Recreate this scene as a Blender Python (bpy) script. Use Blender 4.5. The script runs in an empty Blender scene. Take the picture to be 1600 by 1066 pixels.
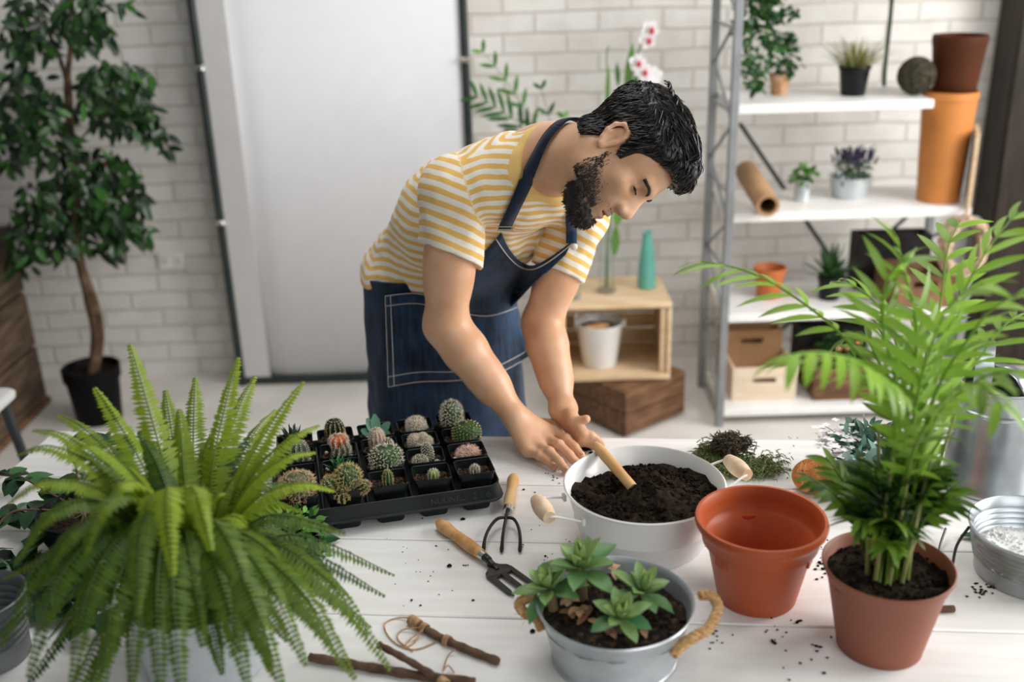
import bpy, bmesh, math, random
import numpy as np
from math import sin, cos, pi, radians, sqrt, atan2
from mathutils import Vector, Matrix, Euler

# ---------------------------------------------------------------- camera, world, lights, exposure
SC = bpy.context.scene
COL = SC.collection
PITCH, ROLL, FPX = radians(21.1), radians(1.8), 1600.0
CAM = np.array([0.0, 0.0, 1.85])
FW = np.array([0.0, cos(PITCH), -sin(PITCH)])
_R0 = np.array([1.0, 0, 0]); _U0 = np.array([0.0, sin(PITCH), cos(PITCH)])
RT = _R0*cos(ROLL) - _U0*sin(ROLL)
UP = _U0*cos(ROLL) + _R0*sin(ROLL)
cd = bpy.data.cameras.new('camera'); cam = bpy.data.objects.new('camera', cd); COL.objects.link(cam)
cam.matrix_world = Matrix(((RT[0], UP[0], -FW[0], CAM[0]), (RT[1], UP[1], -FW[1], CAM[1]),
                           (RT[2], UP[2], -FW[2], CAM[2]), (0, 0, 0, 1)))
cd.sensor_width = 36.0; cd.lens = 36.0*FPX/1600.0
cd.dof.use_dof = True; cd.dof.focus_distance = 1.98; cd.dof.aperture_fstop = 1.9
cd.clip_start = 0.05
SC.camera = cam

wd = bpy.data.worlds.new('daylight'); SC.world = wd; wd.use_nodes = True
_n = wd.node_tree.nodes; _bg = _n['Background']
_bg.inputs['Color'].default_value = (0.95, 0.975, 1.0, 1); _bg.inputs['Strength'].default_value = 0.23

def area(name, loc, target, sx, sy, power, col=(1, 1, 1)):
    l = bpy.data.lights.new(name, 'AREA'); l.shape = 'RECTANGLE'; l.size = sx; l.size_y = sy
    l.energy = power; l.color = col
    o = bpy.data.objects.new(name, l); COL.objects.link(o); o.location = loc
    d = Vector(target) - Vector(loc)
    o.rotation_euler = d.to_track_quat('-Z', 'Y').to_euler()
    return o
area('window_and_fill_light', (3.3, 1.9, 2.2), (-0.4, 2.2, 0.8), 2.4, 2.0, 158, (1.0, 0.985, 0.96))
area('window_and_fill_light', (2.2, -1.6, 2.8), (0.3, 2.2, 0.7), 2.6, 2.0, 58, (0.97, 0.99, 1.0))  # added fill light from behind the camera, no window stands there
area('overhead_fill_light', (0.2, 2.9, 3.5), (0.0, 3.0, 0.0), 2.4, 1.4, 44, (1.0, 0.98, 0.95))  # added overhead fill, not a lamp of the room
SC.view_settings.view_transform = 'Standard'; SC.view_settings.look = 'None'
SC.view_settings.gamma = 1.0; SC.view_settings.use_curve_mapping = False
SC.view_settings.exposure = 0.0

# ---------------------------------------------------------------- helpers
def ray(px, py): return FW + RT*((px-800)/FPX) + UP*((533-py)/FPX)
def atz(px, py, z):
    r = ray(px, py); return CAM + r*((z-CAM[2])/r[2])
def aty(px, py, y):
    r = ray(px, py); return CAM + r*(y/r[1])
def ppm(p): return FPX/float((np.asarray(p)-CAM) @ FW)     # pixels per metre at a point
def nrm(v):
    v = np.asarray(v, float); return v/max(1e-9, np.linalg.norm(v))
rng = random.Random(7)
TZ = 0.80                                                   # table top
TA = radians(-5.6)
# ---- materials
MATS = {}
def mat(name, col, rough=0.55, metal=0.0, var=0.10, scale=12.0, bump=0.0, bscale=60.0, col2=None, mix=(0.4, 0.62),
        stretch=(1, 1, 1), spec=0.4, coat=0.0, sss=0.0, trans=0.0, ior=1.45, bdist=0.002, detail=4.0, sheen=0.0):
    if name in MATS: return MATS[name]
    m = bpy.data.materials.new(name); m.use_nodes = True
    nt = m.node_tree; N = nt.nodes; L = nt.links; b = N['Principled BSDF']
    b.inputs['Roughness'].default_value = rough; b.inputs['Metallic'].default_value = metal
    b.inputs['Specular IOR Level'].default_value = spec; b.inputs['Coat Weight'].default_value = coat
    b.inputs['IOR'].default_value = ior; b.inputs['Sheen Weight'].default_value = sheen
    if sss:
        b.inputs['Subsurface Weight'].default_value = sss; b.inputs['Subsurface Radius'].default_value = (1, .4, .2)
        b.inputs['Subsurface Scale'].default_value = 0.008
    if trans: b.inputs['Transmission Weight'].default_value = trans
    tc = N.new('ShaderNodeTexCoord'); mp = N.new('ShaderNodeMapping'); mp.inputs['Scale'].default_value = stretch
    L.new(tc.outputs['Object'], mp.inputs['Vector'])
    no = N.new('ShaderNodeTexNoise'); no.inputs['Scale'].default_value = scale; no.inputs['Detail'].default_value = detail
    L.new(mp.outputs['Vector'], no.inputs['Vector'])
    cr = N.new('ShaderNodeValToRGB'); cr.color_ramp.elements[0].position = mix[0]; cr.color_ramp.elements[1].position = mix[1]
    c = np.array(col[:3], float)
    if col2 is None:
        a0 = np.clip(c*(1-var), 0, 1); a1 = np.clip(c*(1+var), 0, 1)
    else: a0, a1 = c, np.array(col2[:3], float)
    cr.color_ramp.elements[0].color = (*a0, 1); cr.color_ramp.elements[1].color = (*a1, 1)
    L.new(no.outputs['Fac'], cr.inputs['Fac']); L.new(cr.outputs['Color'], b.inputs['Base Color'])
    if bump:
        n2 = N.new('ShaderNodeTexNoise'); n2.inputs['Scale'].default_value = bscale; n2.inputs['Detail'].default_value = 5
        L.new(mp.outputs['Vector'], n2.inputs['Vector'])
        bp = N.new('ShaderNodeBump'); bp.inputs['Strength'].default_value = bump; bp.inputs['Distance'].default_value = bdist
        L.new(n2.outputs['Fac'], bp.inputs['Height']); L.new(bp.outputs['Normal'], b.inputs['Normal'])
    MATS[name] = m
    return m

def leafmat(name, c0, c1, rough=0.45, trans=0.25, attr=True, spec=0.4):
    """leaf green that differs from leaf to leaf (per-leaf attribute 'tone'), a little light passes through"""
    if name in MATS: return MATS[name]
    m = bpy.data.materials.new(name); m.use_nodes = True
    nt = m.node_tree; N = nt.nodes; L = nt.links; b = N['Principled BSDF']; out = N['Material Output']
    at = N.new('ShaderNodeAttribute'); at.attribute_name = 'tone'
    cr = N.new('ShaderNodeValToRGB'); cr.color_ramp.elements[0].color = (*c0, 1); cr.color_ramp.elements[1].color = (*c1, 1)
    L.new(at.outputs['Fac'], cr.inputs['Fac']); L.new(cr.outputs['Color'], b.inputs['Base Color'])
    b.inputs['Roughness'].default_value = rough; b.inputs['Specular IOR Level'].default_value = spec
    tr = N.new('ShaderNodeBsdfTranslucent'); mx = N.new('ShaderNodeMixShader'); mx.inputs[0].default_value = trans
    L.new(cr.outputs['Color'], tr.inputs['Color'])
    L.new(b.outputs[0], mx.inputs[1]); L.new(tr.outputs[0], mx.inputs[2]); L.new(mx.outputs[0], out.inputs['Surface'])
    MATS[name] = m
    return m

# ---- mesh collector
class MB:
    def __init__(s): s.v = []; s.f = []; s.t = []; s.tone = 0.5
    def add(s, vs, fs):
        b = len(s.v); s.v.extend([tuple(map(float, p)) for p in vs]); s.t.extend([s.tone]*len(vs))
        s.f.extend([tuple(i+b for i in f) for f in fs]); return b
    def box(s, c, size, rot=None, bev=0.0):
        hx, hy, hz = [q/2 for q in size]; b = min(bev, hx*.45, hy*.45, hz*.45)
        vs = []; fs = []
        if b <= 0:
            vs = [(x, y, z) for x in (-hx, hx) for y in (-hy, hy) for z in (-hz, hz)]
            fs = [(0, 1, 3, 2), (4, 6, 7, 5), (0, 4, 5, 1), (2, 3, 7, 6), (0, 2, 6, 4), (1, 5, 7, 3)]
        else:
            idx = {}
            for i in (-1, 1):
                for j in (-1, 1):
                    for k in (-1, 1):
                        for a in range(3):
                            p = [i*hx, j*hy, k*hz]
                            for q in range(3):
                                if q != a: p[q] -= (i, j, k)[q]*b
                            idx[(i, j, k, a)] = len(vs); vs.append(tuple(p))
            def I(i, j, k, a): return idx[(i, j, k, a)]
            for a in range(3):
                for sg in (-1, 1):
                    o = [q for q in range(3) if q != a]; quad = []
                    for (u, w) in ((-1, -1), (1, -1), (1, 1), (-1, 1)):
                        k3 = [0, 0, 0]; k3[a] = sg; k3[o[0]] = u; k3[o[1]] = w; quad.append(I(*k3, a))
                    if (sg > 0) == (a == 1): quad.reverse()
                    fs.append(tuple(quad))
            for a in range(3):
                o = [q for q in range(3) if q != a]
                for u in (-1, 1):
                    for w in (-1, 1):
                        q = []
                        for e in (-1, 1):
                            k3 = [0, 0, 0]; k3[a] = e; k3[o[0]] = u; k3[o[1]] = w
                            q.append((I(*k3, o[0]), I(*k3, o[1])))
                        fs.append((q[0][0], q[0][1], q[1][1], q[1][0]))
            for i in (-1, 1):
                for j in (-1, 1):
                    for k in (-1, 1): fs.append((I(i, j, k, 0), I(i, j, k, 1), I(i, j, k, 2)))
        M = rot.to_matrix() if rot is not None and hasattr(rot, 'to_matrix') else rot
        out = []
        for p in vs:
            q = Vector(p)
            if M is not None: q = M @ q
            out.append((q[0]+c[0], q[1]+c[1], q[2]+c[2]))
        s.add(out, fs)
    def lathe(s, prof, n=40, c=(0, 0, 0), sx=1.0, sy=1.0, M=None, closed=False, jit=0.0, seed=0):
        r_ = random.Random(seed); vs = []; fs = []
        for (r, z) in prof:
            for i in range(n):
                a = 2*pi*i/n; rr = r*(1+r_.uniform(-jit, jit)); vs.append((rr*cos(a)*sx, rr*sin(a)*sy, z))
        m = len(prof)
        for j in range(m-1 if not closed else m):
            for i in range(n):
                j2 = (j+1) % m
                fs.append((j*n+i, j*n+(i+1) % n, j2*n+(i+1) % n, j2*n+i))
        if not closed:
            if prof[0][0] > 1e-6: fs.append(tuple(range(n-1, -1, -1)))
            if prof[-1][0] > 1e-6: fs.append(tuple((m-1)*n+i for i in range(n)))
        if M is not None: vs = [M @ Vector(p) for p in vs]
        s.add([(p[0]+c[0], p[1]+c[1], p[2]+c[2]) for p in vs], fs)
    def tube(s, pts, rad, n=8, cap=True, flat=1.0, ref=None):
        pts = [np.array(p, float) for p in pts]; m = len(pts)
        if not hasattr(rad, '__len__'): rad = [rad]*m
        vs = []; fs = []; u = None
        for i in range(m):
            t = nrm(pts[min(i+1, m-1)]-pts[max(i-1, 0)])
            if u is None:
                a = np.array(ref if ref is not None else ((0, 0, 1) if abs(t[2]) < .9 else (1, 0, 0)), float)
                u = nrm(a - t*(a@t))
            else: u = nrm(u - t*(u@t))
            w = np.cross(t, u)
            for k in range(n):
                a = 2*pi*k/n; vs.append(pts[i]+rad[i]*(cos(a)*u*flat+sin(a)*w))
        for i in range(m-1):
            for k in range(n): fs.append((i*n+k, i*n+(k+1) % n, (i+1)*n+(k+1) % n, (i+1)*n+k))
        if cap: fs.append(tuple(range(n-1, -1, -1))); fs.append(tuple((m-1)*n+k for k in range(n)))
        s.add(vs, fs)
    def ball(s, c, r, n=12, m=8, jit=0.0, seed=0, M=None):
        r_ = random.Random(seed); r3 = r if hasattr(r, '__len__') else (r, r, r)
        vs = [(0, 0, -1)]; fs = []
        for j in range(1, m):
            b = -pi/2+pi*j/m
            for i in range(n):
                a = 2*pi*i/n; q = 1+r_.uniform(-jit, jit); vs.append((cos(a)*cos(b)*q, sin(a)*cos(b)*q, sin(b)*q))
        vs.append((0, 0, 1)); T = len(vs)-1
        for i in range(n): fs.append((0, 1+(i+1) % n, 1+i))
        for j in range(m-2):
            for i in range(n):
                fs.append((1+j*n+i, 1+j*n+(i+1) % n, 1+(j+1)*n+(i+1) % n, 1+(j+1)*n+i))
        for i in range(n): fs.append((T, 1+(m-2)*n+i, 1+(m-2)*n+(i+1) % n))
        out = []
        for p in vs:
            q = Vector((p[0]*r3[0], p[1]*r3[1], p[2]*r3[2]))
            if M is not None: q = M @ q
            out.append((q[0]+c[0], q[1]+c[1], q[2]+c[2]))
        s.add(out, fs)
    def leaf(s, base, d, up, L, W, curl=0.3, n=4, fold=0.25, shape=0.45, thick=0.0, tip=0.0):
        """a leaf blade: from base along d, bending away from up by curl (radians over its length), folded at the midrib"""
        d = nrm(d); up = np.array(up, float); side = np.cross(d, up)
        if np.linalg.norm(side) < 1e-4: side = np.cross(d, (1, .1, 0))
        side = nrm(side); nn = nrm(np.cross(side, d))
        p = np.array(base, float); vs = []; fs = []; st = L/n
        for i in range(n+1):
            t = i/n
            if t <= shape: w = sin(pi/2*(0.12+0.88*t/shape))
            else: w = cos(pi/2*(t-shape)/(1-shape))**0.8 if t < 1 else 0.0
            w = max(w, tip if i == n else 0.10)*W/2
            vs += [p-side*w+nn*w*fold, p.copy(), p+side*w+nn*w*fold]
            a = curl/n; d = nrm(d*cos(a)-nn*sin(a)); nn = nrm(np.cross(side, d)); p = p+d*st
        for i in range(n):
            b = i*3; fs += [(b, b+1, b+4, b+3), (b+1, b+2, b+5, b+4)]
        if thick > 0:
            k = len(vs); vs2 = []
            for i in range(n+1):
                for j in range(3):
                    q = vs[i*3+j]; t = i/n; th = thick*(1.0 if j == 1 else 0.35)*sin(pi*min(1, .15+.85*t) if t < 1 else pi)
                    vs2.append(q - nn*max(th, .0003))
            vs += vs2
            fs += [tuple(k+x for x in reversed(f)) for f in list(fs)]
            for i in range(n):
                a, b = i*3, (i+1)*3
                fs += [(a, b, k+b, k+a), (a+2, k+a+2, k+b+2, b+2)]
            e = n*3; fs += [(e, e+1, k+e+1, k+e), (e+1, e+2, k+e+2, k+e+1)]
        s.add(vs, fs)
    def build(s, name, m, parent=None, smooth=True, loc=None, rot=None, attrs=None):
        me = bpy.data.meshes.new(name); me.from_pydata(s.v, [], s.f); me.update()
        if m is not None: me.materials.append(m)
        if smooth: me.polygons.foreach_set('use_smooth', [True]*len(me.polygons))
        a = me.attributes.new('tone', 'FLOAT', 'POINT'); a.data.foreach_set('value', np.array(s.t, np.float32))
        o = bpy.data.objects.new(name, me); COL.objects.link(o)
        if parent is not None: o.parent = parent
        if loc is not None: o.location = loc
        if rot is not None: o.rotation_euler = rot
        if smooth is True and hasattr(me, 'set_sharp_from_angle'): me.set_sharp_from_angle(angle=radians(42))
        return o

def tag(o, label, cat, group=None):
    o['label'] = label; o['category'] = cat
    if group: o['group'] = group
    return o
def thing(name, label, cat, loc=(0, 0, 0), rz=0.0, group=None, rot=None):
    o = bpy.data.objects.new(name, None); COL.objects.link(o); o.empty_display_size = .05
    o.location = tuple(map(float, loc)); o.rotation_euler = rot if rot is not None else (0, 0, rz)
    return tag(o, label, cat, group)
def structure(o): o['kind'] = 'structure'; return o
def copy_tree(root, loc, rz, label, group=None):
    r = root.copy(); COL.objects.link(r); r.location = tuple(map(float, loc)); r.rotation_euler = (0, 0, rz); r['label'] = label
    if group: r['group'] = group
    for ch in list(root.children):
        c = ch.copy(); COL.objects.link(c); c.parent = r
        for g in list(ch.children):
            k = g.copy(); COL.objects.link(k); k.parent = c
    return r
def rotz(a): return Euler((0, 0, a))
def bez(p0, p1, p2, n):
    p0, p1, p2 = [np.array(q, float) for q in (p0, p1, p2)]
    return [p0*(1-t)**2+p1*2*t*(1-t)+p2*t*t for t in np.linspace(0, 1, n)]
def catmull(P, n=6):
    P = [np.array(p, float) for p in P]; out = []
    for i in range(len(P)-1):
        a, b, c, d = P[max(i-1, 0)], P[i], P[i+1], P[min(i+2, len(P)-1)]
        for k in range(n):
            t = k/n
            out.append(.5*((2*b)+(-a+c)*t+(2*a-5*b+4*c-d)*t*t+(-a+3*b-3*c+d)*t**3))
    out.append(P[-1]); return out

# ---- signed distance modelling: smooth unions of round cones and ellipsoids, meshed by surface nets
class Cone:
    def __init__(s, a, b, ra, rb, k=.02): s.a = np.array(a, float); s.b = np.array(b, float); s.ra = ra; s.rb = rb; s.k = k; s.c = (s.a+s.b)/2; s.r = np.linalg.norm(s.b-s.a)/2+max(ra, rb)
    def d(s, P):
        ab = s.b-s.a; t = np.clip(((P-s.a)@ab)/max(1e-9, ab@ab), 0, 1)
        return np.linalg.norm(P-s.a-t[:, None]*ab, axis=1)-(s.ra+(s.rb-s.ra)*t)
class Ell:
    def __init__(s, c, R, r, k=.03): s.c = np.array(c, float); s.R = np.array(R, float); s.rad = np.array(r, float); s.k = k; s.r = max(r)
    def d(s, P):
        q = (P-s.c)@s.R.T; k0 = np.linalg.norm(q/s.rad, axis=1); k1 = np.linalg.norm(q/(s.rad**2), axis=1)
        return k0*(k0-1)/np.maximum(k1, 1e-6)
class Cut(Ell): pass                                         # smooth subtraction
def smin(a, b, k):
    h = np.clip(.5+.5*(b-a)/k, 0, 1); return b+(a-b)*h-k*h*(1-h)
def sdf(prims, P):
    D = np.full(len(P), 9.0)
    for p in prims:
        if isinstance(p, Cut): D = -smin(-D, p.d(P), p.k)
        else: D = smin(D, p.d(P), p.k)
    return D
def field(prims, post=None):
    def f(P, c=None, r=None):
        use = prims
        if c is not None: use = [p for p in prims if np.linalg.norm(p.c-c)-p.r < r+.09]
        D = sdf(use, P) if use else np.full(len(P), 9.0)
        return post(P, D) if post else D
    return f
def surface(f, lo, hi, h, B=14):
    lo = np.array(lo, float); hi = np.array(hi, float)
    nb = np.ceil((hi-lo)/h/B).astype(int); n = nb*B+1
    D = np.full(n, 1.0, np.float32)
    rad = B*h*sqrt(3)/2
    ax = np.arange(B+1)
    off = np.stack(np.meshgrid(ax, ax, ax, indexing='ij'), -1).reshape(-1, 3)*h
    for i in range(nb[0]):
        for j in range(nb[1]):
            for k in range(nb[2]):
                o = lo+np.array([i, j, k])*B*h; c = o+B*h/2
                dc = f(c[None, :], c, rad)[0]
                if abs(dc) > rad*1.7+.015:
                    if dc < 0: D[i*B:(i+1)*B+1, j*B:(j+1)*B+1, k*B:(k+1)*B+1] = dc
                    continue
                D[i*B:(i+1)*B+1, j*B:(j+1)*B+1, k*B:(k+1)*B+1] = f(off+o, c, rad).reshape(B+1, B+1, B+1)
    S = D < 0
    cnt = np.zeros([q-1 for q in n], np.int8)
    for dx in (0, 1):
        for dy in (0, 1):
            for dz in (0, 1): cnt += S[dx:n[0]-1+dx, dy:n[1]-1+dy, dz:n[2]-1+dz]
    cells = np.argwhere((cnt > 0) & (cnt < 8)); ids = np.full(cnt.shape, -1, np.int64); ids[tuple(cells.T)] = np.arange(len(cells))
    acc = np.zeros((len(cells), 3)); w = np.zeros(len(cells))
    C8 = [(x, y, z) for x in (0, 1) for y in (0, 1) for z in (0, 1)]
    for a in C8:
        for q in range(3):
            if a[q] == 1: continue
            b = list(a); b[q] = 1
            da = D[tuple((cells+np.array(a)).T)]; db = D[tuple((cells+np.array(b)).T)]
            m = (da < 0) != (db < 0); t = np.where(m, da/np.where(m, da-db, 1), 0)
            p = np.array(a)+t[:, None]*(np.array(b)-np.array(a)); acc += p*m[:, None]; w += m
    V = lo+(cells+acc/w[:, None])*h
    faces = []
    for q in range(3):
        o1, o2 = [x for x in range(3) if x != q]
        sl0 = [slice(None)]*3; sl1 = [slice(None)]*3
        sl0[q] = slice(0, n[q]-1); sl1[q] = slice(1, n[q])
        ch = S[tuple(sl0)] != S[tuple(sl1)]; e = np.argwhere(ch)
        ok = (e[:, o1] > 0) & (e[:, o2] > 0) & (e[:, o1] < n[o1]-1) & (e[:, o2] < n[o2]-1); e = e[ok]
        ins = S[tuple(e.T)]
        def cid(d1, d2):
            c = e.copy(); c[:, o1] += d1; c[:, o2] += d2; return ids[tuple(c.T)]
        Q = np.stack([cid(-1, -1), cid(0, -1), cid(0, 0), cid(-1, 0)], 1)
        flip = ins if q != 1 else ~ins
        Q[~flip] = Q[~flip][:, ::-1]; faces.append(Q)
    return V, np.concatenate(faces)
def mesh_np(name, V, Fq, m, parent=None, attrs=None, smooth_iter=0, smooth=True):
    if smooth_iter:
        e = np.concatenate([Fq[:, [0, 1]], Fq[:, [1, 2]], Fq[:, [2, 3]], Fq[:, [3, 0]]])
        for _ in range(smooth_iter):
            for lam in (.5, -.52):
                A = np.zeros_like(V); c = np.zeros(len(V))
                for a, b in ((0, 1), (1, 0)):
                    for q in range(3): A[:, q] += np.bincount(e[:, a], V[e[:, b], q], len(V))
                    c += np.bincount(e[:, a], None, len(V))
                V = V+lam*(A/np.maximum(c, 1)[:, None]-V)
    me = bpy.data.meshes.new(name); me.vertices.add(len(V)); me.vertices.foreach_set('co', V.astype(np.float32).ravel())
    me.loops.add(Fq.size); me.loops.foreach_set('vertex_index', Fq.astype(np.int32).ravel())
    me.polygons.add(len(Fq)); me.polygons.foreach_set('loop_start', np.arange(0, Fq.size, 4, dtype=np.int32))
    me.update(calc_edges=True); me.validate()
    if smooth: me.polygons.foreach_set('use_smooth', [True]*len(me.polygons))
    for k, val in (attrs or {}).items():
        a = me.attributes.new(k, 'FLOAT', 'POINT'); a.data.foreach_set('value', np.asarray(val, np.float32))
    if m is not None: me.materials.append(m)
    o = bpy.data.objects.new(name, me); COL.objects.link(o)
    if parent is not None: o.parent = parent
    return o
def vnoise(P, s, seed=0):
    """smooth value noise in [-1, 1] on points"""
    q = np.asarray(P)*s; i = np.floor(q).astype(np.int64); f = q-i; u = f*f*(3-2*f); r = np.zeros(len(q))
    for dx in (0, 1):
        for dy in (0, 1):
            for dz in (0, 1):
                h = (i[:, 0]+dx)*374761393+(i[:, 1]+dy)*668265263+(i[:, 2]+dz)*2147483647+seed*974711
                h = (h ^ (h >> 13))*1274126177; h = (h ^ (h >> 16)) & 0xffff
                w = (u[:, 0] if dx else 1-u[:, 0])*(u[:, 1] if dy else 1-u[:, 1])*(u[:, 2] if dz else 1-u[:, 2])
                r += w*(h/32767.5-1)
    return r
def march(f, px, py, t0=1.2, t1=4.5, off=0.0):
    """point where the line of sight through a pixel meets the surface f"""
    r = nrm(ray(px, py)); t = t0
    for _ in range(200):
        d = f((CAM+r*t)[None, :])[0]-off
        if d < .0004: break
        t += max(.0005, d*.8)
        if t > t1: return None
    return CAM+r*t
def grad(f, p, e=.002):
    p = np.asarray(p, float)
    return nrm([f((p+np.array(d)*e)[None])[0]-f((p-np.array(d)*e)[None])[0] for d in ((1, 0, 0), (0, 1, 0), (0, 0, 1))])
def snap(f, p, off):
    p = np.array(p, float)
    for _ in range(8): p = p-grad(f, p)*(f(p[None])[0]-off)
    return p
def vgrad(f, P, e=.002):
    G = np.stack([f(P+np.array(d)*e)-f(P-np.array(d)*e) for d in ((1, 0, 0), (0, 1, 0), (0, 0, 1))], 1)
    return G/np.maximum(np.linalg.norm(G, axis=1), 1e-9)[:, None]
def vsnap(f, P, off, n=6):
    for _ in range(n): P = P-vgrad(f, P)*(f(P)-off)[:, None]
    return P
# ---------------------------------------------------------------- the room
def brick_mat():
    m = bpy.data.materials.new('painted_brick'); m.use_nodes = True
    nt = m.node_tree; N = nt.nodes; L = nt.links; b = N['Principled BSDF']
    tc = N.new('ShaderNodeTexCoord'); sp = N.new('ShaderNodeSeparateXYZ'); cb = N.new('ShaderNodeCombineXYZ')
    nz = N.new('ShaderNodeTexNoise'); nz.inputs['Scale'].default_value = 5.0; nz.inputs['Detail'].default_value = 3
    L.new(tc.outputs['Object'], nz.inputs['Vector']); L.new(tc.outputs['Object'], sp.inputs[0])
    ad = N.new('ShaderNodeMath'); ad.operation = 'MULTIPLY_ADD'; ad.inputs[1].default_value = .022
    L.new(nz.outputs['Fac'], ad.inputs[0]); L.new(sp.outputs['Z'], ad.inputs[2])
    L.new(sp.outputs['X'], cb.inputs[0]); L.new(ad.outputs[0], cb.inputs[1])
    br = N.new('ShaderNodeTexBrick'); br.inputs['Scale'].default_value = 1.0
    br.inputs['Brick Width'].default_value = .27; br.inputs['Row Height'].default_value = .084
    br.inputs['Mortar Size'].default_value = .0075; br.inputs['Mortar Smooth'].default_value = .6; br.inputs['Bias'].default_value = -.2
    br.inputs['Color1'].default_value = (.80, .78, .745, 1); br.inputs['Color2'].default_value = (.735, .705, .66, 1)
    br.inputs['Mortar'].default_value = (.655, .62, .565, 1)
    L.new(cb.outputs[0], br.inputs['Vector'])
    n2 = N.new('ShaderNodeTexNoise'); n2.inputs['Scale'].default_value = 9; n2.inputs['Detail'].default_value = 6
    L.new(tc.outputs['Object'], n2.inputs['Vector'])
    mx = N.new('ShaderNodeMix'); mx.data_type = 'RGBA'; mx.blend_type = 'MULTIPLY'; mx.inputs[0].default_value = .35
    cr = N.new('ShaderNodeValToRGB'); cr.color_ramp.elements[0].position = .35; cr.color_ramp.elements[1].position = .6
    cr.color_ramp.elements[0].color = (.72, .68, .63, 1)
    L.new(n2.outputs['Fac'], cr.inputs[0]); L.new(br.outputs['Color'], mx.inputs[6]); L.new(cr.outputs[0], mx.inputs[7])
    L.new(mx.outputs[2], b.inputs['Base Color']); b.inputs['Roughness'].default_value = .75
    iv = N.new('ShaderNodeMath'); iv.operation = 'MULTIPLY_ADD'; iv.inputs[1].default_value = -1.0; iv.inputs[2].default_value = 1.0
    L.new(br.outputs['Fac'], iv.inputs[0])
    a2 = N.new('ShaderNodeMath'); a2.operation = 'MULTIPLY_ADD'; a2.inputs[1].default_value = .5
    L.new(n2.outputs['Fac'], a2.inputs[0]); L.new(iv.outputs[0], a2.inputs[2])
    bp = N.new('ShaderNodeBump'); bp.inputs['Strength'].default_value = .6; bp.inputs['Distance'].default_value = .010
    L.new(a2.outputs[0], bp.inputs['Height']); L.new(bp.outputs['Normal'], b.inputs['Normal'])
    return m
WY = 4.5
w = MB(); w.box((0, WY+.1, 1.5), (9, .2, 3.4)); structure(w.build('wall_back', brick_mat(), smooth=False))
w = MB(); w.box((0, 1.5, -.05), (9, 7.0, .1))
structure(w.build('floor', mat('floor_paint', (.66, .625, .58), rough=.5, var=.08, scale=3, bump=.15, bscale=30), smooth=False))
# dark wooden door post at the right end of the wall
w = MB()
px_ = aty(1562, 200, 4.35)
w.box((px_[0]+.19, 4.38, 1.3), (.40, .2, 2.6), bev=.01); w.box((px_[0]+.02, 4.29, 1.3), (.05, .03, 2.6), bev=.006)
structure(w.build('trim_1', mat('dark_post_wood', (.026, .018, .012), rough=.6, var=.4, scale=6, stretch=(8, 8, .6), bump=.2)))
# ---------------------------------------------------------------- the table
TC = np.array([-1.1, 2.222, 0]); TU = np.array([cos(TA), sin(TA), 0]); TV_ = np.array([-sin(TA), cos(TA), 0])
def table():
    Wd, Dp = 2.75, 1.30
    t = thing('work_table', 'long white painted plank table covered with pots, plants and garden tools', 'table', TC, TA)
    m = MB(); rows = [.165]*8; y = 0.0; r_ = random.Random(2); k = 0
    ys = [0, .225, .445, .68, .90, 1.12, 1.30]
    for a, b_ in zip(ys[:-1], ys[1:]):
        m.box((Wd/2, -(a+b_)/2, TZ-.019), (Wd, (b_-a)-.0036, .038), bev=.002)
    m.build('tabletop', mat('white_paint', (.80, .785, .76), rough=.45, var=.05, scale=7, stretch=(1, 7, 7), bump=.10, bscale=20, col2=(.85, .84, .825)), t)
    for x in (.12, Wd-.12):
        for yy in (-.12, -Dp+.12):
            l = MB(); l.box((x, yy, (TZ-.038)/2), (.07, .07, TZ-.038), bev=.004); l.build('leg', MATS['white_paint'], t)
    for yy in (-.10, -Dp+.10):
        l = MB(); l.box((Wd/2, yy, TZ-.085), (Wd-.32, .025, .09), bev=.003); l.build('apron_rail', MATS['white_paint'], t)
table()
# ---------------------------------------------------------------- the man
def fr(x, y):                     # rotation rows from two axes
    x = nrm(x); y = np.array(y, float); y = nrm(y-x*(x@y)); return np.array([x, y, np.cross(x, y)])
LAT = nrm((.78, .60, -.12)); FRONT = nrm((.62, -.78, 0))
P_ = aty(690, 540, 2.47); W_ = aty(690, 440, 2.46); CH = aty(748, 345, 2.33); UPR = aty(812, 284, 2.20); NB = aty(858, 244, 2.125)
SHR = aty(708, 303, 2.11); ELR = aty(697, 508, 2.15); WRR = aty(806, 652, 2.06)
SHL = aty(907, 326, 2.27); ELL = aty(847, 505, 2.27); WRL = aty(880, 640, 2.10)
# head frame: x forward (down in the picture), y to his left, z to the crown
hx = nrm(.36*RT-.93*UP-.20*FW); hz = .93*RT+.36*UP-.10*FW; hz = nrm(hz-hx*(hx@hz)); hy = np.cross(hz, hx)
EAR = aty(957, 222, 1.95); HC = EAR+hy*.072
HR = np.array([hx, hy, hz])
def H(x, y, z): return HC+hx*x+hy*y+hz*z
def hloc(P): return (P-HC)@HR.T
def axisframe(a, b): return fr(LAT, np.array(b)-np.array(a))
torso = [
    Ell(P_, axisframe(P_, W_), (.175, .15, .13), .06), Ell(W_, axisframe(P_, CH), (.152, .14, .118), .07),
    Ell(CH, axisframe(W_, UPR), (.172, .16, .128), .07), Ell(UPR, axisframe(CH, NB), (.165, .10, .098), .06),
    Cone(NB, SHR+nrm(SHR-NB)*-.05, .052, .056, .05), Cone(NB, SHL+nrm(SHL-NB)*-.05, .052, .05, .05)]
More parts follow.
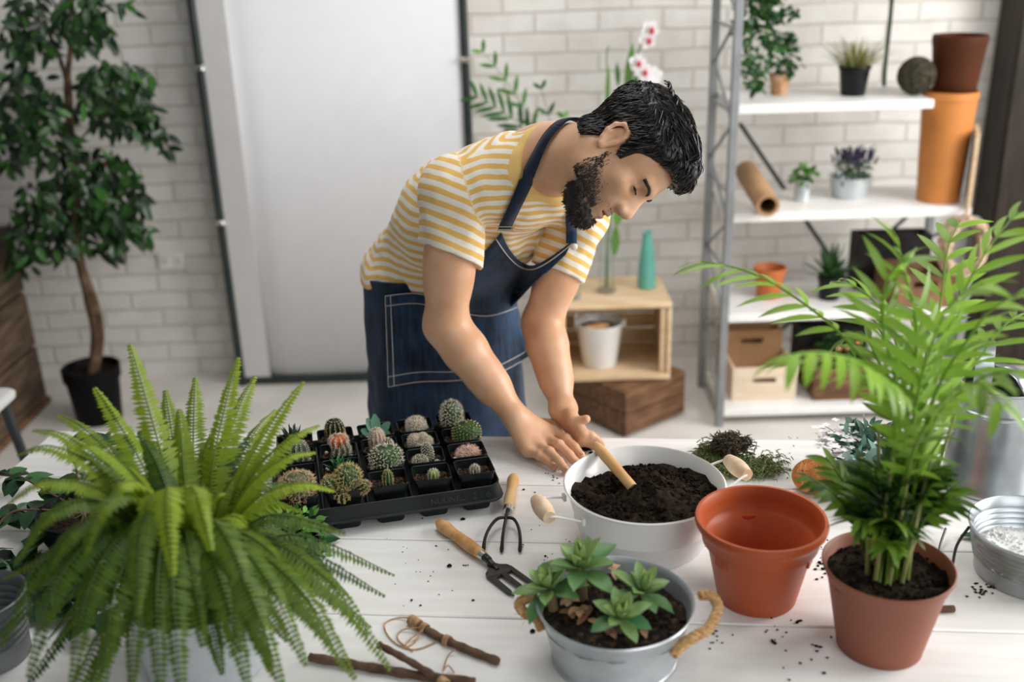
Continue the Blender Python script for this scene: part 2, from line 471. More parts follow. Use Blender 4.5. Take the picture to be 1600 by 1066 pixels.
def arm(sh, el, wr, s=1.0):
    m = el+(wr-el)*.28; side = nrm(np.cross(wr-el, (0, .3, 1)))
    return [Ell(sh, fr(el-sh, LAT), (.075*s, .060*s, .060*s), .05), Cone(sh, el, .054*s, .043*s, .04),
            Ell(sh+(el-sh)*.55, fr(el-sh, LAT), (.10, .051*s, .050*s), .03), Cone(el, m, .0425*s, .0435*s, .04),
            Cone(m, el+(wr-el)*.65, .0435*s, .036*s, .035), Cone(el+(wr-el)*.55, wr, .0375*s, .0270*s, .03),
            Cone(wr-side*.008, wr+side*.008, .0255, .0255, .015)]
armR = arm(SHR, ELR, WRR, 1.02); armL = arm(SHL, ELL, WRL, .96)
# --- hands: knuckles and finger tips; fingers lie on the table, unequal and slightly bent
def finger(mcp, tip, r0, r1, lift, k=.005):
    mcp = np.array(mcp, float); tip = np.array(tip, float); v = tip-mcp
    a = mcp+v*.46+np.array([0, 0, lift]); b = mcp+v*.76+np.array([0, 0, lift*.7])
    return [Cone(mcp, a, r0, r0*.93, .010), Cone(a, b, r0*.95, r1*1.03, .004), Cone(b, tip, r1*1.03, r1*.88, .004),
            Ell(a, np.eye(3), (r0*1.04,)*3, .004)]
ft = TZ+.0098
tipsR = [atz(866, 730, ft), atz(886, 737, ft), atz(902, 726, ft), atz(909, 713, ft+.004)]
mcpR = [atz(824, 705, TZ+.022), atz(836, 693, TZ+.029), atz(850, 683, TZ+.034), atz(865, 675, TZ+.036)]
handR = []
for i, (m_, t_) in enumerate(zip(mcpR, tipsR)):
    r = (.0100, .0114, .0117, .0112)[i]
    handR += [Cone(WRR+(m_-WRR)*.18, m_, .020, r*1.22, .012)] + finger(m_, t_, r, r*.86, (.007, .010, .011, .010)[i])
handR += [Ell((mcpR[0]+mcpR[2]+WRR*1.1)/3.1, fr(mcpR[1]-WRR, mcpR[3]-mcpR[0]), (.048, .037, .018), .02)]
thR0 = WRR+(mcpR[3]-WRR)*.30+np.array([.004, .012, -.012]); thR1 = atz(872, 664, TZ+.030); thR2 = atz(899, 671, TZ+.018)
handR += [Cone(thR0, thR1, .017, .0125, .012), Cone(thR1, thR2, .0118, .0098, .004)]
# left hand on its little-finger edge, thumb on top, fingers pointing to the tub
mcpL = [atz(911, 679, TZ+.046), atz(911, 684, TZ+.034), atz(908, 688, TZ+.023), atz(903, 691, TZ+.013)]
tipL = [atz(938, 691, TZ+.026), atz(940, 695, TZ+.019), atz(937, 698, TZ+.013), atz(928, 700, TZ+.0095)]
handL = []
for i in range(4):
    r = (.0093, .0097, .0092, .0080)[i]; off = np.array([0.004, .010, 0])
    handL += [Cone(WRL+(mcpL[i]-WRL)*.2, mcpL[i], .018, r*1.2, .010)] + finger(mcpL[i], tipL[i], r, r*.86, .006)
handL += [Ell((mcpL[0]+mcpL[3]+WRL)/3, fr(mcpL[1]-WRL, mcpL[0]-mcpL[3]), (.040, .034, .015), .015)]
tl0 = WRL+(mcpL[0]-WRL)*.35+np.array([0, -.006, .010]); tl1 = aty(893, 659, tl0[1]-.022); tl2 = aty(916, 655, tl0[1]-.030)
handL += [Cone(tl0, tl1, .0155, .0108, .007), Cone(tl1, tl2, .0106, .0084, .003), Ell(tl2, np.eye(3), (.0090,)*3, .003)]
# --- head
I3 = HR
def E3(x, y, z, r, k=.02): return Ell(H(x, y, z), HR, r, k)
head = [E3(-.004, 0, .052, (.099, .077, .083), .02), E3(.030, 0, .035, (.072, .068, .072), .03),
        E3(.045, 0, -.035, (.056, .056, .062), .03), E3(.070, 0, -.088, (.026, .030, .022), .025),
        Cone(H(.012, .050, -.062), H(.074, .014, -.094), .017, .016, .025), Cone(H(.012, -.050, -.062), H(.074, -.014, -.094), .017, .016, .025),
        E3(.077, 0, -.060, (.026, .032, .030), .02),
        Cone(H(.088, .038, .034), H(.100, .010, .033), .011, .010, .012), Cone(H(.088, -.038, .034), H(.100, -.010, .033), .011, .010, .012),
        E3(.068, .046, -.012, (.022, .020, .017), .02), E3(.068, -.046, -.012, (.022, .020, .017), .02),
        Cut(H(.101, .033, .012), HR, (.013, .018, .012), .016), Cut(H(.101, -.033, .012), HR, (.013, .018, .012), .016),
        E3(.079, .032, .013, (.0125, .0145, .0118), .005), E3(.079, -.032, .013, (.0125, .0145, .0118), .005),
        Cone(H(.088, .018, .005), H(.086, .046, .009), .0035, .003, .004), Cone(H(.088, -.018, .005), H(.086, -.046, .009), .0035, .003, .004),
        Cone(H(.096, 0, .026), H(.118, 0, -.018), .0090, .0110, .012), E3(.1225, 0, -.025, (.0105, .0115, .0100), .008),
        E3(.111, .0125, -.030, (.013, .0090, .0095), .008), E3(.111, -.0125, -.030, (.013, .0090, .0095), .008), E3(.100, 0, -.022, (.022, .013, .022), .012),
        Cut(H(.117, .0085, -.0400), HR, (.0055, .0028, .0032), .003), Cut(H(.117, -.0085, -.0400), HR, (.0055, .0028, .0032), .003),
        Cone(H(.094, .020, -.0635), H(.105, 0, -.0580), .0055, .0062, .006), Cone(H(.094, -.020, -.0635), H(.105, 0, -.0580), .0055, .0062, .006),
        Cone(H(.093, .018, -.0690), H(.102, 0, -.0720), .0055, .0072, .006), Cone(H(.093, -.018, -.0690), H(.102, 0, -.0720), .0055, .0072, .006),
        Cut(H(.106, 0, -.0648), HR, (.010, .024, .0020), .004),
        E3(.090, 0, -.100, (.016, .020, .014), .015)]
def ear(sg):
    c = (-.006, sg*.073, .004); o = sg
    R_ = []
    pts = [(.008, -.020), (.012, .002), (.012, .018), (.002, .031), (-.012, .029), (-.019, .014), (-.016, -.004), (-.008, -.018), (-.002, -.027), (.006, -.027)]
    for i in range(len(pts)-1):
        a, b = pts[i], pts[i+1]
        oa = .004+.011*max(0, min(1, (-a[0]+.010)/.025)); ob = .004+.011*max(0, min(1, (-b[0]+.010)/.025))
        R_.append(Cone(H(c[0]+a[0], c[1]+o*oa, c[2]+a[1]), H(c[0]+b[0], c[1]+o*ob, c[2]+b[1]), .0042, .0042, .004))
    R_.append(Ell(H(c[0]-.003, c[1]+o*.003, c[2]+.002), HR, (.015, .0045, .026), .006))
    R_.append(Ell(H(c[0]+.003, c[1]+o*.006, c[2]-.024), HR, (.0075, .0045, .0085), .005))
    R_.append(Cut(H(c[0]+.001, c[1]+o*.010, c[2]+.000), HR, (.007, .006, .010), .005))
    R_.append(Cone(H(c[0]+.009, c[1]+o*.004, c[2]-.008), H(c[0]+.011, c[1]+o*.004, c[2]+.002), .0042, .004, .003))
    return R_
HB = H(-.022, 0, -.035)
neck = [Cone(NB+nrm(HB-NB)*-.03, HB, .064, .060, .03), Cone(NB+hx*.02, H(.012, 0, -.055), .052, .050, .04),
        Cone(H(-.01, -.05, -.03), NB+(SHR-NB)*.35, .018, .020, .03)]
footR = P_-LAT*.10; footL = P_+LAT*.10
def leg(sg):
    hip = P_+LAT*sg*.09-np.array([0, 0, .05]); kn = np.array([hip[0]+.02, hip[1]-.03+sg*.02, .50]); an = np.array([hip[0]-.01, hip[1]+.02, .09])
    return hip, kn, an, [Cone(hip, kn, .085, .058, .06), Cone(kn, an, .056, .040, .03)]
hipR, knR, anR, legR = leg(-1); hipL, knL, anL, legL = leg(1)
def foot(an): return [Cone(an+np.array([0, 0, -.03]), an+FRONT*.14+np.array([0, 0, -.055]), .040, .032, .03)]
hands = handR+handL
skin_prims = torso+legR+legL+foot(anR)+foot(anL)+neck+head+ear(-1)+ear(1)+armR+armL+hands
bodyf = field(skin_prims)
allp = np.array([p.c for p in skin_prims]); allr = np.array([p.r for p in skin_prims])
# fingers stay apart: the hands are blended into the wrists only
def part(prims):
    return field(prims)
_fb = field(torso+legR+legL+foot(anR)+foot(anL)+neck+head+ear(-1)+ear(1)); _aR = field(armR+handR); _aL = field(armL+handL)
def bodyf(P, c=None, r=None):
    a = _fb(P, c, r); b = _aR(P, c, r); d = _aL(P, c, r)
    return np.minimum(smin(a, b, .02) if True else a, d)
lo = (allp-allr[:, None]).min(0)-.02; hi = (allp+allr[:, None]).max(0)+.02
lo[2] = max(lo[2], .0)
# upper body at full resolution, legs are under the trousers
BV, BF = surface(bodyf, lo, hi, .0030)
q = hloc(BV)
lip = np.exp(-((q[:, 2]+.065)/.0085)**2)*np.exp(-(q[:, 1]/.021)**4)*np.clip((q[:, 0]-.088)/.008, 0, 1)
stub = np.clip((q[:, 0]-.02)/.03, 0, 1)*np.clip((-.022-q[:, 2])/.03, 0, 1)*(np.abs(q[:, 1]) < .09)*(q[:, 2] > -.15)*np.clip(1-np.exp(-((q[:, 2]+.065)/.013)**2)*np.exp(-(q[:, 1]/.024)**4), 0, 1)
nose = np.exp(-(((q-np.array([.126, 0, -.026]))/.014)**2).sum(1))
tips = np.zeros(len(BV))
for t_ in tipsR+tipL: tips = np.maximum(tips, np.exp(-((BV-t_)**2).sum(1)/.011**2))
def skin_mat():
    m = bpy.data.materials.new('skin'); m.use_nodes = True; nt = m.node_tree; N = nt.nodes; L = nt.links; b = N['Principled BSDF']
    b.inputs['Roughness'].default_value = .42; b.inputs['Subsurface Weight'].default_value = .12
    b.inputs['Subsurface Radius'].default_value = (1, .35, .2); b.inputs['Subsurface Scale'].default_value = .006
    tc = N.new('ShaderNodeTexCoord'); no = N.new('ShaderNodeTexNoise'); no.inputs['Scale'].default_value = 18
    L.new(tc.outputs['Object'], no.inputs['Vector'])
    cr = N.new('ShaderNodeValToRGB'); cr.color_ramp.elements[0].color = (.66, .355, .20, 1); cr.color_ramp.elements[1].color = (.76, .455, .285, 1)
    cr.color_ramp.elements[0].position = .3; cr.color_ramp.elements[1].position = .7
    L.new(no.outputs['Fac'], cr.inputs[0]); prev = cr.outputs[0]
    for an, col, amt in (('lip', (.42, .17, .13, 1), .75), ('stub', (.10, .06, .045, 1), .55), ('rosy', (.60, .24, .16, 1), .5)):
        at = N.new('ShaderNodeAttribute'); at.attribute_name = an
        mu = N.new('ShaderNodeMath'); mu.operation = 'MULTIPLY'; mu.inputs[1].default_value = amt; L.new(at.outputs['Fac'], mu.inputs[0])
        mx = N.new('ShaderNodeMix'); mx.data_type = 'RGBA'; mx.inputs[7].default_value = col
        L.new(mu.outputs[0], mx.inputs[0]); L.new(prev, mx.inputs[6]); prev = mx.outputs[2]
    L.new(prev, b.inputs['Base Color'])
    n2 = N.new('ShaderNodeTexNoise'); n2.inputs['Scale'].default_value = 160; L.new(tc.outputs['Object'], n2.inputs['Vector'])
    bp = N.new('ShaderNodeBump'); bp.inputs['Strength'].default_value = .12; bp.inputs['Distance'].default_value = .001
    L.new(n2.outputs['Fac'], bp.inputs['Height']); L.new(bp.outputs['Normal'], b.inputs['Normal'])
    return m
MAN = thing('person', 'bearded man in yellow striped t-shirt and denim apron bending over the white table', 'person', (0, 0, 0))
mesh_np('body', BV, BF, skin_mat(), MAN, {'lip': lip, 'stub': stub, 'rosy': np.maximum(nose*.8, tips)}, smooth_iter=1)

# --- shirt: a loose shell over torso and upper arms
ncl = nrm(HB-NB); NCP = NB+ncl*.012
uaR = nrm(ELR-SHR); uaL = nrm(ELL-SHL)
hemRn = nrm(-.36*RT-.93*UP+.0*FW); hemRp = aty(695, 396, SHR[1])
hemLn = nrm(-.42*RT-.90*UP); hemLp = aty(872, 428, SHL[1])
cloth = [Ell(P_+np.array([0, 0, .05])-LAT*.012, axisframe(P_, W_), (.208, .14, .158), .06), Ell(W_-FRONT*.016, axisframe(P_, CH), (.195, .14, .158), .07),
         Ell(CH-FRONT*.010, axisframe(W_, UPR), (.188, .16, .142), .07), Ell(UPR, axisframe(CH, NB), (.174, .105, .106), .06),
         Cone(NB, SHR+nrm(SHR-NB)*-.05, .058, .064, .05), Cone(NB, SHL+nrm(SHL-NB)*-.05, .058, .060, .05)]
slR = [Ell(SHR, fr(ELR-SHR, LAT), (.080, .070, .070), .05), Cone(SHR, SHR+uaR*.18, .068, .075, .03)]
slL = [Ell(SHL, fr(ELL-SHL, LAT), (.080, .066, .066), .05), Cone(SHL, SHL+uaL*.17, .062, .068, .03)]
cloth += [Cone(W_-FRONT*.045-LAT*.045+np.array([0, 0, -.02]), CH-FRONT*.028-LAT*.045, .128, .128, .06), Cone(W_-FRONT*.05+LAT*.03, CH-FRONT*.03+LAT*.03, .115, .118, .06)]
_tb = field(torso); _ct0 = field(cloth)
def _ct(P, c=None, r=None): return np.minimum(_ct0(P, c, r), _tb(P, c, r)-.007)
_uR = field(armR[:3]); _uL = field(armL[:3])
_cr0 = field(slR); _cl0 = field(slL)
def _cr(P, c=None, r=None): return np.minimum(_cr0(P, c, r), _uR(P, c, r)-.006)
def _cl(P, c=None, r=None): return np.minimum(_cl0(P, c, r), _uL(P, c, r)-.006)
def wr_(P):                                                 # soft folds
    return .0052*vnoise(P@np.array([[1, 0, 0], [0, 1, 0], [.4, 0, .45]]), 22, 3)+.002*vnoise(P, 48, 5)
HEMZ = aty(560, 455, 2.5)[2]+.056
def shirtf(P, c=None, r=None):
    t = _ct(P, c, r); a = np.maximum(_cr(P, c, r), (P-hemRp)@hemRn); b = np.maximum(_cl(P, c, r), (P-hemLp)@hemLn)
    a = smin(t, a, .008); a = smin(a, b, .008)
    w_ = wr_(P)
    a = np.maximum(a+w_, (P-NCP)@ncl+.0*w_)
    hem = HEMZ
    return np.maximum(a, hem+.012*vnoise(P, 14, 9)-P[:, 2]+.10*0)
cl_all = cloth+slR+slL
cp = np.array([p.c for p in cl_all]); cr_ = np.array([p.r for p in cl_all])
SV, SF = surface(shirtf, (cp-cr_[:, None]).min(0)-.02, (cp+cr_[:, None]).max(0)+.02, .0032)
# stripes: distance along the cloth from the hem, or along the sleeve
import heapq
def cloth_distance(V, Fq, seed, ok):
    E_ = np.concatenate([Fq[:, [0, 1]], Fq[:, [1, 2]], Fq[:, [2, 3]], Fq[:, [3, 0]], Fq[:, [0, 2]], Fq[:, [1, 3]]])
    E_ = E_[ok[E_[:, 0]] & ok[E_[:, 1]]]; E_ = np.concatenate([E_, E_[:, ::-1]]); W = np.linalg.norm(V[E_[:, 0]]-V[E_[:, 1]], axis=1)
    o_ = np.argsort(E_[:, 0], kind='stable'); E_ = E_[o_]; W = W[o_]; st = np.searchsorted(E_[:, 0], np.arange(len(V)+1))
    D = [1e9]*len(V); nb = E_[:, 1].tolist(); W = W.tolist(); st = st.tolist(); hp = []
    for s in np.where(seed & ok)[0].tolist(): D[s] = 0.0; hp.append((0.0, s))
    heapq.heapify(hp)
    while hp:
        d, u = heapq.heappop(hp)
        if d > D[u]: continue
        for k in range(st[u], st[u+1]):
            v = nb[k]; n_ = d+W[k]
            if n_ < D[v]: D[v] = n_; heapq.heappush(hp, (n_, v))
    D = np.array(D); e = Fq[:, [0, 1, 2, 3]]
    fin = D < 1e8; D[~fin] = 0
    for _ in range(14):                                     # even out the grid
        A = np.zeros(len(V)); c = np.zeros(len(V))
        for i, j in ((0, 1), (1, 2), (2, 3), (3, 0)):
            for p_, q_ in ((i, j), (j, i)):
                m_ = fin[e[:, q_]] & fin[e[:, p_]]; A += np.bincount(e[m_, p_], D[e[m_, q_]], len(V)); c += np.bincount(e[m_, p_], None, len(V))
        D = np.where(c > 0, .5*D+.5*A/np.maximum(c, 1), D)
    return D
tors = (_cr(SV) > _ct(SV)-.004) & (_cl(SV) > _ct(SV)-.004)
sc = cloth_distance(SV, SF, SV[:, 2] < HEMZ+.012*vnoise(SV, 14, 9)+.005, ((SV-hemRp)@hemRn < -.03) & ((SV-hemLp)@hemLn < -.03) | tors)
onR = (_cr(SV) < _ct(SV)-.003); onL = (_cl(SV) < _ct(SV)-.003)
stripe = sc.copy(); stripe[onR] = ((SV-hemRp)@hemRn)[onR]; stripe[onL] = ((SV-hemLp)@hemLn)[onL]
band = np.where((((SV-NCP)@ncl) > -.014) & (_ct(SV) > -.01), 1.0, 0.0)
band = np.maximum(band, np.where(onR & (((SV-hemRp)@hemRn) > -.014), -1.0, 0)+np.where(onL & (((SV-hemLp)@hemLn) > -.014), -1.0, 0)) if False else band
def shirt_mat():
    m = bpy.data.materials.new('striped_jersey'); m.use_nodes = True; nt = m.node_tree; N = nt.nodes; L = nt.links; b = N['Principled BSDF']
    b.inputs['Roughness'].default_value = .85; b.inputs['Sheen Weight'].default_value = .15; b.inputs['Specular IOR Level'].default_value = .15
    at = N.new('ShaderNodeAttribute'); at.attribute_name = 'stripe'
    tc = N.new('ShaderNodeTexCoord'); no = N.new('ShaderNodeTexNoise'); no.inputs['Scale'].default_value = 30
    L.new(tc.outputs['Object'], no.inputs['Vector'])
    mu = N.new('ShaderNodeMath'); mu.operation = 'MULTIPLY'; mu.inputs[1].default_value = 2*pi/.0222; L.new(at.outputs['Fac'], mu.inputs[0])
    ad = N.new('ShaderNodeMath'); ad.operation = 'ADD'; L.new(mu.outputs[0], ad.inputs[0]); L.new(no.outputs['Fac'], ad.inputs[1])
    si = N.new('ShaderNodeMath'); si.operation = 'SINE'; L.new(ad.outputs[0], si.inputs[0])
    cr = N.new('ShaderNodeValToRGB'); cr.color_ramp.elements[0].position = .42; cr.color_ramp.elements[1].position = .60
    mp = N.new('ShaderNodeMath'); mp.operation = 'MULTIPLY_ADD'; mp.inputs[1].default_value = .5; mp.inputs[2].default_value = .5
    L.new(si.outputs[0], mp.inputs[0]); L.new(mp.outputs[0], cr.inputs[0])
    cr.color_ramp.elements[0].color = (.86, .81, .72, 1); cr.color_ramp.elements[1].color = (.82, .50, .14, 1)
    bd = N.new('ShaderNodeAttribute'); bd.attribute_name = 'band'
    mx = N.new('ShaderNodeMix'); mx.data_type = 'RGBA'; mx.inputs[7].default_value = (.83, .55, .19, 1)
    L.new(bd.outputs['Fac'], mx.inputs[0]); L.new(cr.outputs[0], mx.inputs[6]); L.new(mx.outputs[2], b.inputs['Base Color'])
    n2 = N.new('ShaderNodeTexNoise'); n2.inputs['Scale'].default_value = 400; L.new(tc.outputs['Object'], n2.inputs['Vector'])
    bp = N.new('ShaderNodeBump'); bp.inputs['Strength'].default_value = .25; bp.inputs['Distance'].default_value = .001
    L.new(n2.outputs['Fac'], bp.inputs['Height']); L.new(bp.outputs['Normal'], b.inputs['Normal'])
    return m
o = mesh_np('t_shirt', SV, SF, shirt_mat(), MAN, {'stripe': stripe, 'band': band}, smooth_iter=1)
o['label'] = 'yellow and white striped short-sleeved t-shirt'

# --- denim apron
def denim_mat(name='denim', c0=(.004, .008, .015), c1=(.022, .050, .108)):
    m = bpy.data.materials.new(name); m.use_nodes = True; nt = m.node_tree; N = nt.nodes; L = nt.links; b = N['Principled BSDF']
    b.inputs['Roughness'].default_value = .8; b.inputs['Specular IOR Level'].default_value = .2; b.inputs['Sheen Weight'].default_value = .1
    tc = N.new('ShaderNodeTexCoord'); mp = N.new('ShaderNodeMapping'); mp.inputs['Scale'].default_value = (60, 60, 9)
    L.new(tc.outputs['Object'], mp.inputs[0])
    no = N.new('ShaderNodeTexNoise'); no.inputs['Scale'].default_value = 1.5; no.inputs['Detail'].default_value = 6; L.new(mp.outputs[0], no.inputs['Vector'])
    n3 = N.new('ShaderNodeTexNoise'); n3.inputs['Scale'].default_value = 9; n3.inputs['Detail'].default_value = 3; L.new(tc.outputs['Object'], n3.inputs['Vector'])
    ad = N.new('ShaderNodeMath'); ad.operation = 'MULTIPLY_ADD'; ad.inputs[1].default_value = .9; L.new(n3.outputs['Fac'], ad.inputs[0])
    mu = N.new('ShaderNodeMath'); mu.operation = 'MULTIPLY'; mu.inputs[1].default_value = .55; L.new(no.outputs['Fac'], mu.inputs[0]); L.new(mu.outputs[0], ad.inputs[2])
    cr = N.new('ShaderNodeValToRGB'); cr.color_ramp.elements[0].position = .52; cr.color_ramp.elements[1].position = .98
    cr.color_ramp.elements[0].color = (*c0, 1); cr.color_ramp.elements[1].color = (*c1, 1)
    L.new(ad.outputs[0], cr.inputs[0]); L.new(cr.outputs[0], b.inputs['Base Color'])
    n2 = N.new('ShaderNodeTexNoise'); n2.inputs['Scale'].default_value = 500; L.new(tc.outputs['Object'], n2.inputs['Vector'])
    bp = N.new('ShaderNodeBump'); bp.inputs['Strength'].default_value = .3; bp.inputs['Distance'].default_value = .001
    L.new(n2.outputs['Fac'], bp.inputs['Height']); L.new(bp.outputs['Normal'], b.inputs['Normal'])
    return m
DEN = denim_mat(); DEN2 = denim_mat('denim_strap', (.004, .006, .011), (.018, .032, .060)); DEN3 = denim_mat('denim_pocket', (.005, .010, .019), (.034, .075, .155))
STITCH = mat('stitch_thread', (.55, .50, .48), rough=.8)
SKC = np.array([W_[0]+.0, W_[1]-.005, 0])
zt = aty(690, 452, 2.33)[2]; zb = .42
FD = nrm((.62, -.78, 0)); LD = nrm((.78, .62, 0))
def skirt_outer(P):
    u = (P-SKC)@LD; v = (P-SKC)@FD; s_ = np.clip((zt-P[:, 2])/(zt-zb), 0, 1.0)
    a = .196+.030*s_; b = .172+.020*s_
    th = np.arctan2(v/b, u/a); fold = .0055*np.sin(th*9+1.3*np.sin(P[:, 2]*7))*s_**.7+.004*vnoise(P, 11, 4)+.003*vnoise(P, 24, 8)
    k = np.sqrt((u/a)**2+(v/b)**2)
    return (k-1)*np.minimum(a, b)-fold
# top edge of the skirt dips towards the front of the waist
def skirtf(P, c=None, r=None):
    d = skirt_outer(P)
    u = (P-SKC)@LD; v = (P-SKC)@FD
    top = zt+.010-.05*np.clip(-u/.2, -1, 1)*0+.02*np.clip(v/.18, -1, 1)+.015*np.clip(-u/.2, 0, 1)
    d = np.maximum(d, -(d+.008)) if False else np.maximum(np.abs(d+.004)-.004, np.maximum(P[:, 2]-top, zb-P[:, 2]))
    gap = -v-.115                                            # open at the back
    return np.maximum(d, np.minimum(gap, np.abs(u)*0+gap))
KV, KF = surface(skirtf, (SKC[0]-.30, SKC[1]-.30, zb-.02), (SKC[0]+.30, SKC[1]+.30, zt+.07), .0034)
APR = mesh_np('apron', KV, KF, DEN, MAN, smooth_iter=1)
APR['label'] = 'dark blue denim bib apron with contrast stitching'
def sheet(name, rows, f, off, m, parent, thick=.003, cols=14):
    """a piece of cloth laid on surface f: rows of picture outlines resampled and dropped on the body"""
    G = []
    for rw in rows:
        c = np.array(catmull([(*p, 0) for p in rw], 8))[:, :2]; L_ = np.concatenate([[0], np.cumsum(np.linalg.norm(np.diff(c, axis=0), axis=1))])
        t = np.linspace(0, L_[-1], cols); c = np.stack([np.interp(t, L_, c[:, 0]), np.interp(t, L_, c[:, 1])], 1)
        line = []
        for p in c:
            hit = march(f, p[0], p[1], off=off); line.append(hit)
        ok = [x for x in line if x is not None]
        last = ok[0] if ok else None
        for i, x in enumerate(line):
            if x is None: d_ = (last-CAM)@FW; r_ = ray(*c[i]); line[i] = CAM+r_*(d_/(r_@FW))
            else: last = x
        G.append(line)
    G = np.array(G); b = MB(); R_, C_ = G.shape[:2]
    for _ in range(3): G[1:-1, 1:-1] = .5*G[1:-1, 1:-1]+.125*(G[:-2, 1:-1]+G[2:, 1:-1]+G[1:-1, :-2]+G[1:-1, 2:])
    vs = G.reshape(-1, 3); fs = [(i*C_+j, i*C_+j+1, (i+1)*C_+j+1, (i+1)*C_+j) for i in range(R_-1) for j in range(C_-1)]
    b.add(vs, fs); o = b.build(name, m, parent)
    s_ = o.modifiers.new('solid', 'SOLIDIFY'); s_.thickness = thick; s_.offset = 0
    return o, G
def lerp_rows(a, b, n): return [[tuple(np.array(p)*(1-t)+np.array(q)*t) for p, q in zip(a, b)] for t in np.linspace(0, 1, n)]
chestf = lambda P: np.minimum(_ct(P)+wr_(P), 9)
skf = lambda P: np.maximum(skirt_outer(P), np.maximum(P[:, 2]-zt-.05, zb-P[:, 2]))
bothf = lambda P: smin(np.maximum(np.minimum(_ct(P), _cl(P)), (P-NCP)@ncl), skf(P), .03)
top_e = [(783, 364), (795, 388), (812, 408), (832, 415), (858, 403), (894, 377)]
mid_e = [(752, 400), (778, 420), (800, 434), (826, 440), (856, 424), (884, 398)]
mi2_e = [(722, 440), (748, 452), (774, 462), (798, 462), (822, 450), (846, 428)]
bot_e = [(700, 486), (728, 488), (756, 489), (778, 487), (795, 482), (808, 470)]
rows = lerp_rows(top_e, mid_e, 5)+lerp_rows(mid_e, mi2_e, 5)[1:]+lerp_rows(mi2_e, bot_e, 5)[1:]
bib, G = sheet('bib', rows, bothf, .010, DEN, APR, .0035, 22)
def stitch(pts, r=.0011, f=None, off=.002):
    b = MB(); b.tube(pts, r, 5); return b
s1 = MB(); s1.tube([p+np.array([0, -.004, .0]) for p in G[1]], .0012, 5)
s1.build('top_stitching', STITCH, APR)
# pocket and its double stitching
pk_t = [(602, 462), (650, 458), (700, 470), (760, 482), (806, 470)]
pk_b = [(607, 604), (655, 596), (710, 594), (770, 586), (828, 556)]
pk, PG = sheet('pocket', lerp_rows(pk_t, pk_b, 10), skf, .006, DEN3, APR, .003, 26)
s2 = MB()
for k, dz in ((0, 0),):
    for ln in (PG[0], PG[-1], PG[:, 0], PG[1], PG[-2], PG[:, 1]):
        s2.tube([p+np.array([0, -.004, 0]) for p in ln], .0009, 5)
s2.build('pocket_stitching', STITCH, pk)
# neck straps: ribbons over the shirt and round the neck
def strap(name, pix, f, off, w, wdir, m, parent):
    b = MB(); pts = []
    for p in pix:
        if len(p) == 3: pts.append(np.array(p, float)); continue
        h_ = march(f, p[0], p[1], off=off)
        if h_ is None:
            r_ = ray(p[0], p[1]); h_ = CAM+r_*(((pts[-1]-CAM)@FW if pts else 2.16)/(r_@FW))
        pts.append(h_)
    pts = catmull(pts, 6); vs = []; fs = []
    for i, p in enumerate(pts):
        t = nrm(pts[min(i+1, len(pts)-1)]-pts[max(i-1, 0)])
        nn = grad(f, p); sd = nrm(np.cross(t, nn)); vs += [p-sd*w/2+nn*.001, p+nn*.002, p+sd*w/2+nn*.001]
    for i in range(len(pts)-1):
        q_ = i*3; fs += [(q_, q_+1, q_+4, q_+3), (q_+1, q_+2, q_+5, q_+4)]
    b.add(vs, fs); o = b.build(name, m, parent); md = o.modifiers.new('solid', 'SOLIDIFY'); md.thickness = .004; md.offset = 0
    return o, pts
nkf = lambda P: np.minimum(np.maximum(np.minimum(_ct(P), _cl(P)), (P-NCP)@ncl), field(neck+head[:4])(P))
st1, sp1 = strap('strap', [(787, 358), (800, 331), (818, 292), (836, 250), (852, 218), (868, 198)], nkf, .007, .028, None, DEN2, APR)
# behind the neck and down the far side
p0_ = sp1[-1]; Cn = NB+ncl*((p0_-NB)@ncl)
e1 = nrm((p0_-Cn)); e2 = hy-ncl*(hy@ncl); e2 = nrm(e2-e1*(e2@e1))
bk = [p0_]+[snap(nkf, Cn+.075*(cos(a)*e1+sin(a)*e2), .007) for a in np.linspace(.35, 2.7, 7)]
st3, _ = strap('strap', [tuple(p) for p in bk], nkf, .007, .028, None, DEN2, APR)
st2, sp2 = strap('strap', [(893, 380), (893, 362), (892, 346), (892, 334)], nkf, .008, .024, None, DEN3, APR)
b = MB()
c_ = sp1[1]; t_ = nrm(sp1[3]-sp1[0]); nn = grad(nkf, c_); sd = nrm(np.cross(t_, nn))
for k in (0, 1): b.tube([c_+t_*.012*k+nn*.005-sd*.017, c_+t_*.012*k+nn*.005+sd*.017], .0016, 6)
for k in (-1, 1): b.tube([c_+nn*.005+sd*.017*k, c_+t_*.012+nn*.005+sd*.017*k], .0016, 6)
b.build('buckle', mat('buckle_metal', (.65, .58, .45), rough=.3, metal=1), APR)
b = MB(); p_ = march(bothf, 897, 386, off=.014)
b.ball(p_, (.008, .004, .008), 12, 6); b.build('button', mat('button_bone', (.75, .72, .66), rough=.4), APR)
